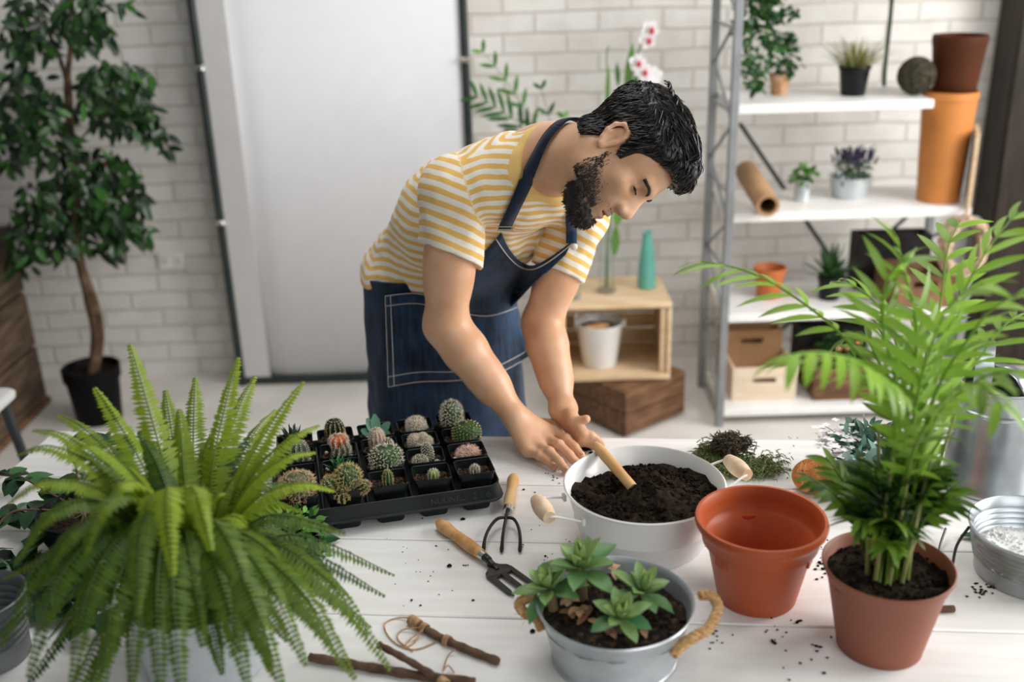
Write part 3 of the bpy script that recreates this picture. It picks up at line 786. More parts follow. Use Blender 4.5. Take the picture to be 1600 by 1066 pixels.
# --- trousers and shoes, under the apron
tro = field([Cone(hipR, knR, .098, .074, .05), Cone(knR, anR, .072, .060, .03), Cone(hipL, knL, .098, .074, .05), Cone(knL, anL, .072, .060, .03), Ell(P_, axisframe(P_, W_), (.186, .15, .145), .05)])
tf = lambda P, c=None, r=None: np.maximum(tro(P, c, r)+.003*vnoise(P, 20, 2), np.maximum(P[:, 2]-.96, .07-P[:, 2]))
TV, TF = surface(tf, (P_[0]-.32, P_[1]-.32, .03), (P_[0]+.32, P_[1]+.32, 1.1), .008)
mesh_np('trousers', TV, TF, mat('trouser_cloth', (.03, .035, .05), rough=.85, var=.2), MAN)
for an in (anR, anL):
    b = MB(); R_ = Matrix((tuple(LD), tuple(FD), (0, 0, 1))).transposed()
    b.lathe([(.6, -.03), (1, -.01), (1, .3), (.9, .6), (.55, .95), (.35, 1.0)], 20, M=Matrix.LocRotScale(Vector(an+FD*.045-np.array([0, 0, an[2]-.0])), R_.to_quaternion(), Vector((.052, .135, .095))))
    for i, v in enumerate(b.v): b.v[i] = (v[0], v[1], max(.001, v[2]))
    b.build('shoe', mat('shoe_leather', (.05, .035, .025), rough=.5), MAN)

# --- hair, beard, brows, lashes
headf = field(neck+head)
def hairmask(q):
    x, y, z = q[:, 0], np.abs(q[:, 1]), q[:, 2]
    line = np.interp(x, [-.12, -.075, -.045, -.024, -.018, .004, .012, .022, .036, .040, .058, .074, .090, .12],
                     [-.035, -.048, -.050, -.020, .034, .042, .020, -.002, .000, .035, .056, .066, .078, .086])
    return line-z
def hairf(P, c=None, r=None):
    q_ = hloc(P); x, z = q_[:, 0], q_[:, 2]
    th = .0025+.0045*np.clip(-hairmask(q_)/.022, 0, 1)+.014*np.clip((z-.03)/.07, 0, 1)+.012*np.clip((x-.02)/.08, 0, 1)*np.clip((z-.06)/.05, 0, 1)
    g = .0022*np.sin(q_[:, 1]*300+vnoise(q_, 40, 1)*5)*np.clip((z-.0)/.06, 0.15, 1)+.003*vnoise(q_*np.array([1, 3, 1]), 40, 2)
    d = headf(P, c, r)-th-g
    return np.maximum(d, hairmask(q_)+.003*vnoise(q_, 120, 6))
HV, HF = surface(hairf, HC-.19, HC+.19, .003)
HAIR = mat('black_hair', (.009, .007, .006), rough=.38, var=.3, scale=90, spec=.5)
hair = mesh_np('hair', HV, HF, HAIR, MAN, smooth_iter=1); hair['label'] = 'short black hair swept forward over the brow'
b = MB(); r_ = random.Random(3); rs = np.random.RandomState(5)
D0 = rs.normal(size=(5200, 3)); D0 /= np.linalg.norm(D0, axis=1)[:, None]; Ph = HC+(D0*.10+np.array([0, 0, .045]))@HR
Ph = vsnap(lambda P: headf(P)-.012, Ph, 0, 3); ok = hairmask(hloc(Ph)) < -.004; Ph = Ph[ok][:2400]
ql = hloc(Ph); top = np.clip((ql[:, 2]-.07)/.05, 0, 1)[:, None]; sy = np.sin(ql[:, 1]*60)[:, None]
fl = hx*(.9*top+.25)+hy*(.25*sy+.15)*top-hz*(.75*(1-top))-hx*(.6*(1-top))+rs.normal(0, .12, Ph.shape)
fl /= np.linalg.norm(fl, axis=1)[:, None]; ln = rs.uniform(.018, .034, (len(Ph), 1))*(1+.9*top); lift = rs.uniform(0, .0022, len(Ph))+.002*top[:, 0]
keep = []
for k in range(5):
    q_ = hloc(Ph); G_ = (q_*np.array([.9, 1.2, 1])-np.array([0, 0, .035]))@HR; G_ /= np.linalg.norm(G_, axis=1)[:, None]
    Ph = Ph-G_*(hairf(Ph)-lift*(1+.3*k))[:, None]; keep.append((Ph.copy(), hairmask(hloc(Ph)) < .003))
    Ph = Ph+fl*ln/5; fl = fl-G_*.18*top+rs.normal(0, .05, Ph.shape); fl /= np.linalg.norm(fl, axis=1)[:, None]
for i in range(len(Ph)):
    pts = []
    for k in range(5):
        if not keep[k][1][i]: break
        pts.append(keep[k][0][i])
    if len(pts) > 2: b.tube(pts, [.0011, .0014, .0012, .0009, .0004][:len(pts)], 4)
# the quiff falling over the forehead in separate locks
for lk in range(15):
    y0 = -.058+.116*lk/14+r_.uniform(-.004, .004); x1 = .108+r_.uniform(-.010, .010)-abs(y0)*.35; zt2 = r_.uniform(.074, .094)+abs(y0)*.12
    cv = r_.uniform(-.014, .014); xs_ = r_.uniform(.02, .06)
    for i in range(13):
        a_, b_ = r_.gauss(0, .0028), r_.gauss(0, .0028)
        pts = [H(xs_, y0+a_, .143+b_), H(.085+a_, y0+cv*.5+b_, .139), H(x1+b_, y0+cv+a_*.8, .116), H(x1+.004+a_*.5, y0+cv*1.2+b_*.5, .098), H(x1-.006, y0+cv*.7+a_*.3, zt2)]
        b.tube(catmull(pts, 4), [.0013+.0011*sin(pi*k/16) for k in range(16)]+[.0004], 4)
for i in range(70):
    a = r_.uniform(0, 6.28); p0 = H(-.03+r_.uniform(-.035, .03), r_.uniform(-.05, .02), .140); pts = [p0]
    for k in range(5): a += .7; pts.append(pts[-1]+hx*cos(a)*.007+hy*sin(a)*.007+hz*(.004-.0022*k))
    b.tube(catmull(pts, 3), [.0013]*15+[.0005], 4)
b.build('strands', HAIR, hair)
BEARD = mat('beard_hair', (.016, .011, .009), rough=.6, var=.3, scale=120)
def beardm(q_):
    x, y, z = q_[:, 0], np.abs(q_[:, 1]), q_[:, 2]
    edge = np.interp(x, [.02, .04, .06, .08, .10, .12], [-.076, -.079, -.085, -.089, -.086, -.085])
    low = np.maximum(z-edge, .034-x)                              # along the jaw and under the chin
    return low
def beardf(P, c=None, r=None):
    q_ = hloc(P); d = headf(P, c, r)
    th = .0012+.009*np.clip((-.074-q_[:, 2])/.034, 0, 1)
    return np.maximum(d-th-.0030*vnoise(q_, 130, 3)-.002*vnoise(q_, 260, 5), np.maximum(beardm(q_)+.008*vnoise(q_, 120, 7), -.145-q_[:, 2]))
VV, FFq = surface(beardf, HC-.17, HC+.17, .0026)
beard = mesh_np('beard', VV, FFq, BEARD, MAN, smooth_iter=1); beard['label'] = 'short dark beard'
b = MB(); vi = VV[np.random.RandomState(2).randint(0, len(VV), 900)]; vg = vgrad(headf, vi)
for v_, g_ in zip(vi, vg):
    dr = nrm(g_*.5-hz*.7+np.array([r_.gauss(0, .3) for _ in range(3)])); ln = r_.uniform(.004, .008)
    b.tube([v_-g_*.002, v_+dr*ln*.5, v_+dr*ln], [.0007, .0006, .0002], 3, cap=False)
# shorter whiskers thinning out over cheek, lip and towards the sideburn
wq = []
while len(wq) < 2200:
    x, z = r_.uniform(.010, .112), r_.uniform(-.088, -.004); sg = -1 if r_.random() < .7 else 1; y = sg*r_.uniform(0, .075)
    cheek = z < np.interp(x, [.01, .03, .05, .08, .095], [-.012, -.034, -.052, -.066, -.074])+r_.gauss(0, .008)
    lipz = abs(z+.0515) < .004 and x > .088 and abs(y) < .026 and r_.random() < .5
    if not (cheek or lipz) or (not lipz and abs(z+.065) < .012 and x > .085 and abs(y) < .026): continue
    wq.append(H(x, sg*.06 if not lipz else y, z))
wp = vsnap(headf, np.array(wq), .0003); wg = vgrad(headf, wp)
for p, g_ in zip(wp, wg):
    dr = nrm(g_*.35-hz*.8+hx*.15+np.array([r_.gauss(0, .22) for _ in range(3)])); ln = r_.uniform(.0028, .0060)
    b.tube([p-g_*.0005, p+dr*ln*.5+g_*.0004, p+dr*ln], [.00046, .00040, .00015], 3, cap=False)
b.build('strands', BEARD, beard)
for sg in (-1, 1):
    b = MB()
    for i in range(34):
        t = i/33; yb = sg*(.012+.040*t); p = snap(headf, H(.105-.018*t*t, yb, .027+.006*sin(t*2.6)), .001)
        d_ = nrm(hy*sg*.9+hz*(.35-.7*t)+hx*.15)
        for k in range(3): b.tube([p+hz*(k-1)*.0025, p+hz*(k-1)*.0022+d_*.006+hx*.001, p+d_*.011], [.0009, .0008, .0003], 4)
    b.build('eyebrow', HAIR, MAN)
    b = MB()
    for i in range(18):
        t = i/17; p = snap(headf, H(.090, sg*(.020+.025*t), .0065+.002*sin(pi*t)), .0005)
        b.tube([p, p+hx*.005-hz*.003+hy*sg*.002*(t-.3), p+hx*.008-hz*.002+hy*sg*.004*(t-.3)], [.0009, .0007, .0002], 4)
    b.build('eyelashes', HAIR, MAN)
# finger nails
b = None
for t_, m_, ex in list(zip(tipsR, mcpR, (0,)*4)):
    d_ = nrm(t_-m_); n_ = nrm(np.array([0, 0, 1])-d_*d_[2]); bb = MB()
    R_ = Matrix((tuple(d_), tuple(np.cross(n_, d_)), tuple(n_))).transposed()
    pc = snap(_aR, t_+n_*.012+d_*.0005, .0003)
    bb.ball(pc, (.0062, .0052, .0016), 12, 6, M=R_); bb.build('fingernail', mat('nail', (.72, .46, .36), rough=.3), MAN)
# ---------------------------------------------------------------- things on the table
SOIL = mat('potting_soil', (.007, .0045, .003), rough=.95, col2=(.030, .019, .012), scale=70, bump=.9, bscale=140, bdist=.004, spec=.15)
TERRA = mat('terracotta_plastic', (.47, .092, .027), rough=.40, var=.08, scale=6, spec=.4)
BROWNPOT = mat('brown_red_plastic', (.27, .088, .050), rough=.48, var=.06, scale=6)
ZINC = mat('galvanised_zinc', (.58, .62, .645), rough=.36, metal=.6, var=.14, scale=9, bump=.06, bscale=20)
ENAMEL = mat('white_enamel', (.80, .80, .79), rough=.28, var=.02, coat=.3)
BLACKP = mat('black_plastic', (.010, .014, .015), rough=.42, var=.2, scale=20)
BLACKP2 = mat('black_plastic_pot', (.006, .0075, .008), rough=.33, spec=.3, var=.2, scale=20)
WOODH = mat('handle_wood', (.55, .27, .095), rough=.5, scale=10, col2=(.70, .40, .17), stretch=(6, 6, 1.2), bump=.08)
WOODP = mat('pale_wood', (.66, .47, .30), rough=.5, scale=10, col2=(.76, .60, .42), stretch=(5, 5, 1.5))
BLACKM = mat('black_metal', (.012, .012, .013), rough=.38, spec=.5, var=.2)
STEEL = mat('ferrule_steel', (.62, .60, .56), rough=.25, metal=1, var=.05)
JUTE = mat('jute_twine', (.42, .24, .115), rough=.9, col2=(.58, .37, .20), scale=120, bump=.4, bscale=300)
BARK = mat('twig_bark', (.075, .040, .024), rough=.9, col2=(.16, .095, .06), scale=30, bump=.6, bscale=60, stretch=(1, 1, 1))

def crumbs(m, n, pos, r0, r1, seed):
    r_ = random.Random(seed)
    for i in range(n):
        p = pos(r_); r = r_.uniform(r0, r1)
        if p is None: continue
        M = Euler((r_.uniform(0, 3), r_.uniform(0, 3), 0)).to_matrix()
        m.ball(p, (r, r*r_.uniform(.5, .9), r*r_.uniform(.4, .8)), 5, 4, jit=.25, seed=i, M=M)
def soil(R, z, hf=None, rough=.003, seed=0, ncr=200, cr=(.0015, .0035)):
    """a round bed of loose soil with a height function, lumps on top and a closed underside"""
    m = MB(); na, nr = 44, 14; P = [(0, 0)]
    for j in range(1, nr+1):
        for i in range(na): P.append((R*j/nr*cos(2*pi*i/na), R*j/nr*sin(2*pi*i/na)))
    A = np.array([(x, y, seed*3.1) for x, y in P]); h = rough*(vnoise(A, 60, seed)+.7*vnoise(A, 140, seed+1))
    H_ = lambda x, y: z+(hf(x, y) if hf else 0)
    vs = [(x, y, H_(x, y)+h[k]) for k, (x, y) in enumerate(P)]
    fs = [(0, 1+i, 1+(i+1) % na) for i in range(na)]
    for j in range(nr-1):
        a, b = 1+j*na, 1+(j+1)*na
        for i in range(na): fs.append((a+i, b+i, b+(i+1) % na, a+(i+1) % na))
    m.add(vs, fs)
    def pos(r_):
        q = R*.97*sqrt(r_.random()); a = r_.uniform(0, 2*pi); x, y = q*cos(a), q*sin(a); return (x, y, H_(x, y)+.001)
    crumbs(m, ncr, pos, cr[0], cr[1], seed+5)
    return m

# --- white enamel tub of potting soil
def tub():
    t = thing('enamel_tub', 'white enamel tub heaped with dark potting soil, wooden grips on its wire handles', 'tub', (.236, 1.668, TZ))
    R, Hh = .148, .118
    m = MB(); m.lathe([(.112, 0), (.116, .004), (.128, .050), (.1305, .052), (.1305, .056), (.130, .058), (R-.004, Hh-.004), (R, Hh-.003), (R+.002, Hh), (R-.001, Hh+.002), (R-.004, Hh), (.127, .058), (.112, .006), (0, .006)], 64)
    m.build('body', ENAMEL, t)
    def hf(x, y):
        r = sqrt(x*x+y*y)/R
        return -.014*y/R-.004*(x<0)*x/R*0+.034*math.exp(-((x-.015)**2+(y+.025)**2*1.3)/.0030)-.016*math.exp(-((x+.05)**2+(y-.07)**2)/.003)+.010*math.exp(-((x-.07)**2+(y-.05)**2)/.003)-.018*math.exp(-((x+.045)**2+(y-.045)**2)/.0018)+.012*math.exp(-((x-.005)**2+(y-.075)**2)/.0018)
    soil(.139, .094, hf, .0085, 3, 1300, (.0016, .0055)).build('soil', SOIL, t)
    for a in (radians(198), radians(20)):
        d = np.array([cos(a), sin(a), 0]); s = np.array([-sin(a), cos(a), 0]); z = np.array([0, 0, 1])
        c = d*(R-.006)+z*.092; g = d*(R+.052)+z*.106
        w = MB(); w.tube(catmull([c-s*.046, c-s*.044+d*.010+z*.003, g-s*.036-d*.012, g-s*.030, g, g+s*.030, g+s*.036-d*.012, c+s*.044+d*.010+z*.003, c+s*.046], 4), .0022, 8)
        h = w.build('handle', ENAMEL, t)
        for sg in (-1, 1):
            e = MB(); e.box(tuple(c+s*.046*sg-d*.001), (.006, .012, .014), rot=rotz(a), bev=.002); e.build('ear_plate', ENAMEL, h)
        g_ = MB(); L_ = np.linspace(-.034, .034, 12)
        g_.tube([g+s*x for x in L_], [.0105+.0065*cos(x/.034*1.35) for x in L_], 16); g_.build('grip', WOODP, h)
    return t
tub()
def trowel():
    a = aty(929, 693, 1.805); b = atz(979, 751, TZ+.100)
    t = thing('trowel', 'wooden trowel handle sticking out of the soil in the white tub', 'trowel', b, 0)
    d = nrm(a-b); L_ = np.linalg.norm(a-b); m = MB(); ts = np.linspace(-.022, L_, 14)
    prof = [.0098, .0102, .0102, .0100, .0102, .0105, .0108, .0110, .0112, .0112, .0110, .0107, .0095, .005]
    m.tube([d*x for x in ts], prof, 18); m.build('handle', mat('trowel_wood', (.62, .33, .12), rough=.5, scale=9, col2=(.76, .48, .23)), t)
    bl = MB(); bl.leaf(-d*.030-np.array([0, 0, .002]), -d*.30+np.array([0, .25, -.9]), (0, -1, .1), .050, .040, curl=.1, fold=.35, thick=.002); bl.build('blade', STEEL, t)
trowel()
# --- empty terracotta pot
def pot_profile(Rt, Rb, Hh, band=.036, lip=.007, wall=.005):
    return [(Rb, 0), (Rb+.002, .003), (Rt-lip-(Rt-lip-Rb)*band/Hh-.001, Hh-band-.002), (Rt-lip+.000, Hh-band+.001), (Rt-.003, Hh-.008), (Rt, Hh-.006), (Rt+.0015, Hh-.002), (Rt-.001, Hh+.001), (Rt-wall-.003, Hh-.001),
            (Rt-wall-.005, Hh-.014), (Rt-wall-.007, Hh-band), (Rt-wall-.012, Hh-band-.003), (Rb-wall, wall+.001), (0, wall)]
t = thing('plant_pot', 'empty orange terracotta-coloured pot beside the soil tub', 'plant pot', (.404, 1.474, TZ))
m = MB()
m.lathe([(.063, 0), (.066, .003), (.087, .106), (.0885, .110), (.0955, .112), (.098, .128), (.103, .136), (.1075, .143), (.109, .150), (.107, .1555), (.102, .1555), (.0985, .150), (.0955, .136), (.093, .118), (.0895, .114), (.082, .108), (.061, .006), (0, .005)], 72)
m.build('pot_wall', TERRA, t)
for a in (90, 210, 330):
    e = MB(); e.box((cos(radians(a))*.0835, sin(radians(a))*.0835, .098), (.006, .026, .024), rot=rotz(radians(a)), bev=.002); e.build('stacking_rib', TERRA, t)

# --- galvanised tub of rosette succulents with rope handles
def rosette(parent, c, R, tilt, seed, n=17, lab=None):
    r_ = random.Random(seed); m = MB(); ga = radians(137.5); az0 = r_.uniform(0, 6)
    M = Euler(tilt).to_matrix()
    for i in range(n):
        f = i/(n-1); a = az0+i*ga; el = radians(84-74*f)+r_.uniform(-.12, .12); L_ = R*(.62+.48*f)*r_.uniform(.85, 1.12)
        d = M @ Vector((cos(a)*cos(el), sin(a)*cos(el), sin(el))); u = M @ Vector((-cos(a)*sin(el), -sin(a)*sin(el), cos(el)))
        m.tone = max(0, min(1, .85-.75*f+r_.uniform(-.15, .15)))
        base = M @ Vector((cos(a)*R*.10*f, sin(a)*R*.10*f, R*.30*(1-f)))
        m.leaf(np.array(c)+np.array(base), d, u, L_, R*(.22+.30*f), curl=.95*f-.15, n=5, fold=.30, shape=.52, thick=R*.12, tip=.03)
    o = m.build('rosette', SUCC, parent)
    return o
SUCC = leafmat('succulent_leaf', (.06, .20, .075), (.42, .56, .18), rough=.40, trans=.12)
def succ_tub():
    C0 = np.array([.146, 1.330, TZ])
    t = thing('succulent_tub', 'round galvanised tub of green rosette succulents with thick rope handles', 'planter', C0)
    R, Hh = .1215, .103
    m = MB(); m.lathe([(.096, 0), (.099, .002), (.0992, .006), (.097, .008), (.1175, Hh-.008), (R, Hh-.005), (R+.0015, Hh-.001), (R, Hh+.001), (R-.003, Hh-.001), (.1155, Hh-.010), (.096, .010), (0, .010)], 64)
    m.build('tub_wall', ZINC, t)
    soil(.113, .074, lambda x, y: .006*math.exp(-((x+.03)**2+y*y)/.004), .004, 11, 420, (.0015, .0042)).build('soil', mat('bark_soil', (.014, .009, .006), rough=.95, col2=(.13, .075, .04), mix=(.5, .72), scale=90, bump=.9, bscale=150, bdist=.004), t)
    for (px, py, z, r, tl, s) in ((908, 892, .930, .064, (.10, -.05, 0), 1), (860, 925, .908, .055, (.12, -.30, 0), 2), (1000, 930, .906, .052, (.10, .25, 0), 3), (968, 968, .898, .050, (.30, .05, 0), 4)):
        p = atz(px, py, z)-C0
        o = rosette(t, p, r, tl, s)
        st = MB(); st.tube([p+np.array([0, 0, .004]), (p[0]*.96, p[1]*.96, .070)], [.007, .009], 8); st.build('stem', mat('succulent_stem', (.22, .16, .08), rough=.8), o)
    dr = MB(); r_ = random.Random(5)
    for (px, py, z) in ((905, 950, .895), (893, 958, .888), (918, 962, .887), (1012, 950, .886), (952, 985, .884), (960, 890, .90), (1000, 978, .884), (930, 975, .884), (890, 938, .9), (872, 885, .91)):
        p = atz(px, py, z)-C0
        for k in range(3):
            a = r_.uniform(0, 6.28); dr.tone = r_.random()
            dr.leaf(p, (cos(a), sin(a), r_.uniform(.1, .5)), (0, 0, 1), r_.uniform(.014, .026), .013, curl=.6, fold=.3)
    dr.build('dry_leaves', leafmat('dry_leaf', (.30, .13, .08), (.62, .38, .22), trans=.1), t)
    def rope(pts, name='rope_handle'):
        P_ = catmull(pts, 10); w = MB(); L_ = 0
        for st in range(3):
            q = []; 
            for i, p in enumerate(P_):
                tt = nrm(P_[min(i+1, len(P_)-1)]-P_[max(i-1, 0)]); u = nrm(np.cross(tt, (.1, .2, 1))); v = np.cross(tt, u); a = i*.55+st*2*pi/3
                q.append(p+.0042*(cos(a)*u+sin(a)*v))
            w.tube(q, .0048, 8)
        r = random.Random(1)
        for i in range(140):
            p = r.choice(P_)+np.array([r.gauss(0, .004) for _ in range(3)]); w.tube([p, p+np.array([r.gauss(0, .005) for _ in range(3)])], [.0005, .0002], 3, cap=False)
        return w.build(name, ROPE, t)
    L = lambda px, py, z: atz(px, py, z)-C0
    rope([L(1052, 1022, .862), L(1066, 1008, .872), L(1086, 995, .880), L(1104, 985, .884), L(1116, 968, .890), L(1122, 948, .896), L(1112, 932, .903), L(1094, 930, .905)])
    rope([L(846, 982, .862), L(838, 966, .876), L(820, 958, .884), L(811, 944, .890), L(822, 936, .896), L(836, 932, .90)])
ROPE = mat('sisal_rope', (.46, .25, .10), rough=.9, col2=(.66, .42, .20), scale=160, bump=.4, bscale=300)
succ_tub()

# --- plug tray and its twenty potted cacti
TRA = radians(12.6); TRC = np.array([-.276, 1.886, TZ])
def rrect(w, d, r, n=6):
    out = []
    for (cx, cy, a0) in ((w/2-r, d/2-r, 0), (-w/2+r, d/2-r, 90), (-w/2+r, -d/2+r, 180), (w/2-r, -d/2+r, 270)):
        for k in range(n+1):
            a = radians(a0+90*k/n); out.append((cx+r*cos(a), cy+r*sin(a)))
    return out
def rr_loft(m, sections, n=6, cap0=True, cap1=True):
    """sections: (width, depth, corner radius, z)"""
    k = 4*(n+1); vs = []; fs = []
    for (w, d, r, z) in sections: vs += [(x, y, z) for x, y in rrect(w, d, r, n)]
    for j in range(len(sections)-1):
        for i in range(k): fs.append((j*k+i, j*k+(i+1) % k, (j+1)*k+(i+1) % k, (j+1)*k+i))
    if cap0: fs.append(tuple(range(k-1, -1, -1)))
    if cap1: fs.append(tuple((len(sections)-1)*k+i for i in range(k)))
    m.add(vs, fs)
TW, TD = .450, .318
def text_mesh(txt, size, depth, m, parent, loc, rot, name='lettering'):
    cu = bpy.data.curves.new(name, 'FONT'); cu.body = txt; cu.size = size; cu.extrude = depth; cu.resolution_u = 3
    tmp = bpy.data.objects.new(name, cu); COL.objects.link(tmp)
    dg = bpy.context.evaluated_depsgraph_get(); me = bpy.data.meshes.new_from_object(tmp.evaluated_get(dg))
    bpy.data.objects.remove(tmp); me.materials.clear(); me.materials.append(m)
    o = bpy.data.objects.new(name, me); COL.objects.link(o); o.parent = parent; o.location = loc; o.rotation_euler = rot
    return o
def tray():
    t = thing('plug_tray', 'black plastic plug tray holding rows of small potted cacti', 'tray', TRC, TRA)
    m = MB(); rr_loft(m, [(TW-.030, TD-.030, .02, .022), (TW-.012, TD-.012, .026, .024), (TW-.004, TD-.004, .03, .027), (TW, TD, .03, .026), (TW+.001, TD+.001, .03, .029),
                          (TW-.008, TD-.008, .028, .031), (TW-.014, TD-.014, .026, .056), (TW-.013, TD-.013, .026, .058), (TW-.017, TD-.017, .025, .0592), (TW-.022, TD-.022, .023, .057), (TW-.034, TD-.034, .018, .028)])
    m.build('rim', BLACKP, t)
    for i in range(5):
        for j in (0, 3):
            x = (i-2)*.0860; y = (j-1.5)*.0745
            g = MB(); rr_loft(g, [(.046, .046, .006, .0), (.050, .050, .006, .003), (.056, .058, .006, .026)], 3)
            for v in range(len(g.v)): g.v[v] = (g.v[v][0]+x, g.v[v][1]+y, g.v[v][2])
            g.build('cell_foot', BLACKP, t)
    emb = mat('embossed_plastic', (.045, .055, .057), rough=.30)
    fy = -TD/2+.0050
    text_mesh('NUUNE', .017, .0008, emb, t, (.075, fy-.0006, .0365), (radians(83), 0, 0), 'embossed_lettering')
    text_mesh('2 - 6', .020, .0008, emb, t, (.158, fy-.0006, .0360), (radians(83), 0, 0), 'embossed_number')
    tri = MB(); cx = .139
    pts = [(cx-.006, fy-.0010, .038), (cx+.006, fy-.0010, .038), (cx, fy+.0004, .048)]
    tri.tube(pts+[pts[0]], .0008, 5); tri.build('embossed_triangle', emb, t)
    # dividers between the cells
    for i in range(4):
        d = MB(); d.box(((i-1.5)*.0860, 0, .040), (.006, TD-.05, .022), bev=.002); d.build('divider', BLACKP, t)
    return t
tray()
GRIT = mat('grit_soil', (.016, .011, .008), rough=.95, col2=(.20, .11, .06), mix=(.48, .66), scale=140, bump=.9, bscale=220, bdist=.003)
PEBBLE = mat('pebble', (.50, .38, .30), rough=.8, col2=(.75, .68, .60), scale=60)
def small_pot_mesh():
    m = MB(); rr_loft(m, [(.050, .044, .006, 0), (.070, .060, .007, .052), (.075, .065, .008, .0525), (.076, .066, .008, .0555), (.0745, .0645, .008, .0575), (.0715, .0615, .007, .0565), (.068, .058, .006, .040), (.062, .052, .006, .030)], 3)
    return m
def spines(m, pts, nrmls, n, L_, r, spread, seed):
    r_ = random.Random(seed)
    for p, nn in zip(pts, nrmls):
        for k in range(n):
            d = nrm(nn+np.array([r_.gauss(0, spread) for _ in range(3)])); l_ = L_*r_.uniform(.6, 1.2)
            m.tube([p, p+d*l_], [r, r*.3], 3, cap=False)
def cactus_body(parent, c, rx, h, ribs, depth, skin, spine, nsp=5, spl=.006, spr=.00035, seed=0, lean=(0, 0), hook=.6, tubercle=False):
    """ribbed or bumpy cactus stem with areoles of spines"""
    h = h*.90+.002; M = Euler((lean[0], lean[1], 0)).to_matrix(); n = ribs*4; rows = 14; vs = []; fs = []; A = []; B = []
    for j in range(rows+1):
        t = j/rows; rr = rx*(max(0, 1-(max(0, t-.55)/.45)**2.3))**.5*(.80+.20*min(1, t*4)); z = h*t
        for i in range(n):
            ph = (i % 4)/4; bump = cos(2*pi*ph)
            if tubercle: bump = cos(2*pi*ph+(j % 2)*pi)
            q = rr*(1+depth*bump); a = 2*pi*i/n; v = M @ Vector((q*cos(a), q*sin(a), z)); vs.append((v[0]+c[0], v[1]+c[1], v[2]+c[2]))
            if 0 < j < rows+1 and (i % 4) == (2 if tubercle and j % 2 else 0):
                sl = (t-.55)/.45 if t > .55 else 0
                nn = M @ Vector((cos(a)*(1-sl*.8), sin(a)*(1-sl*.8), .15+1.1*max(0, sl)))
                A.append(np.array(vs[-1])); B.append(nrm(nn))
    for j in range(rows):
        for i in range(n): fs.append((j*n+i, j*n+(i+1) % n, (j+1)*n+(i+1) % n, (j+1)*n+i))
    fs.append(tuple(rows*n+i for i in range(n)))
    m = MB(); m.add(vs, fs); o = m.build('cactus', skin, parent)
    s = MB(); spines(s, A, B, nsp, spl, spr, hook, seed); s.build('spines', spine, o, smooth=False)
    return o
CG = mat('cactus_green', (.030, .075, .022), rough=.55, var=.3, scale=60)
CD = mat('cactus_dark', (.010, .018, .010), rough=.5, var=.3, scale=60)
CT = mat('cactus_grey_green', (.075, .095, .050), rough=.6, var=.3, scale=60)
CO = mat('cactus_orange', (.42, .10, .03), rough=.55, var=.3, scale=60)
CPK = mat('cactus_cream', (.36, .27, .19), rough=.65, var=.2, scale=70)
SPW = mat('spine_white', (.68, .61, .50), rough=.6, var=.05); SPT = mat('spine_tan', (.56, .40, .22), rough=.6, var=.2); SPY = mat('spine_yellow', (.55, .44, .19), rough=.6, var=.2)
SPK = mat('spine_pink', (.75, .52, .42), rough=.6, var=.15)
HAW = leafmat('haworthia_leaf', (.012, .035, .020), (.05, .12, .05), rough=.45, trans=.05)
JADE = leafmat('jade_leaf', (.045, .15, .10), (.13, .27, .18), rough=.35, trans=.05)
_sp = small_pot_mesh().build('pot', BLACKP2, None); POTME = _sp.data; bpy.data.objects.remove(_sp)
_m = MB()
_g = [(x, y) for x in np.linspace(-.033, .033, 9) for y in np.linspace(-.028, .028, 9)]
_h = .0022*vnoise(np.array([(x, y, 0) for x, y in _g]), 120, 2)
_m.add([(x, y, .0395+_h[i]) for i, (x, y) in enumerate(_g)], [(i*9+j, (i+1)*9+j, (i+1)*9+j+1, i*9+j+1) for i in range(8) for j in range(8)])
crumbs(_m, 90, lambda r: (r.uniform(-.031, .031), r.uniform(-.027, .027), .0405), .0010, .0024, 4)
_so = _m.build('grit', GRIT, None); SOILME = _so.data; bpy.data.objects.remove(_so)
ROWN = ['front row', 'second row', 'third row', 'back row']
COLN = ['leftmost', 'second from left', 'middle', 'second from right', 'rightmost']
def potted(col, row, what):
    x, y = (col-2)*.0860, (row-1.5)*.0745
    a = np.array([cos(TRA)*x-sin(TRA)*y, sin(TRA)*x+cos(TRA)*y, .0285])
    t = thing('potted_cactus', f'{what}, {COLN[col]} in the tray {ROWN[row]}', 'potted plant', TRC+a, TRA+radians(rng.uniform(-2, 2)), 'small potted cacti in the black tray')
    for nm, me in (('pot', POTME), ('grit', SOILME)):
        o = bpy.data.objects.new(nm, me); COL.objects.link(o); o.parent = t
    return t
def pebbles(t, pts, seed):
    r_ = random.Random(seed)
    for (x, y) in pts:
        m = MB(); m.ball((x*1.2, y*.95, .044), (r_.uniform(.004, .0065), r_.uniform(.003, .005), .0035), 8, 6, jit=.12, seed=seed+int(x*1000)); m.build('pebble', PEBBLE, t)
S = .039
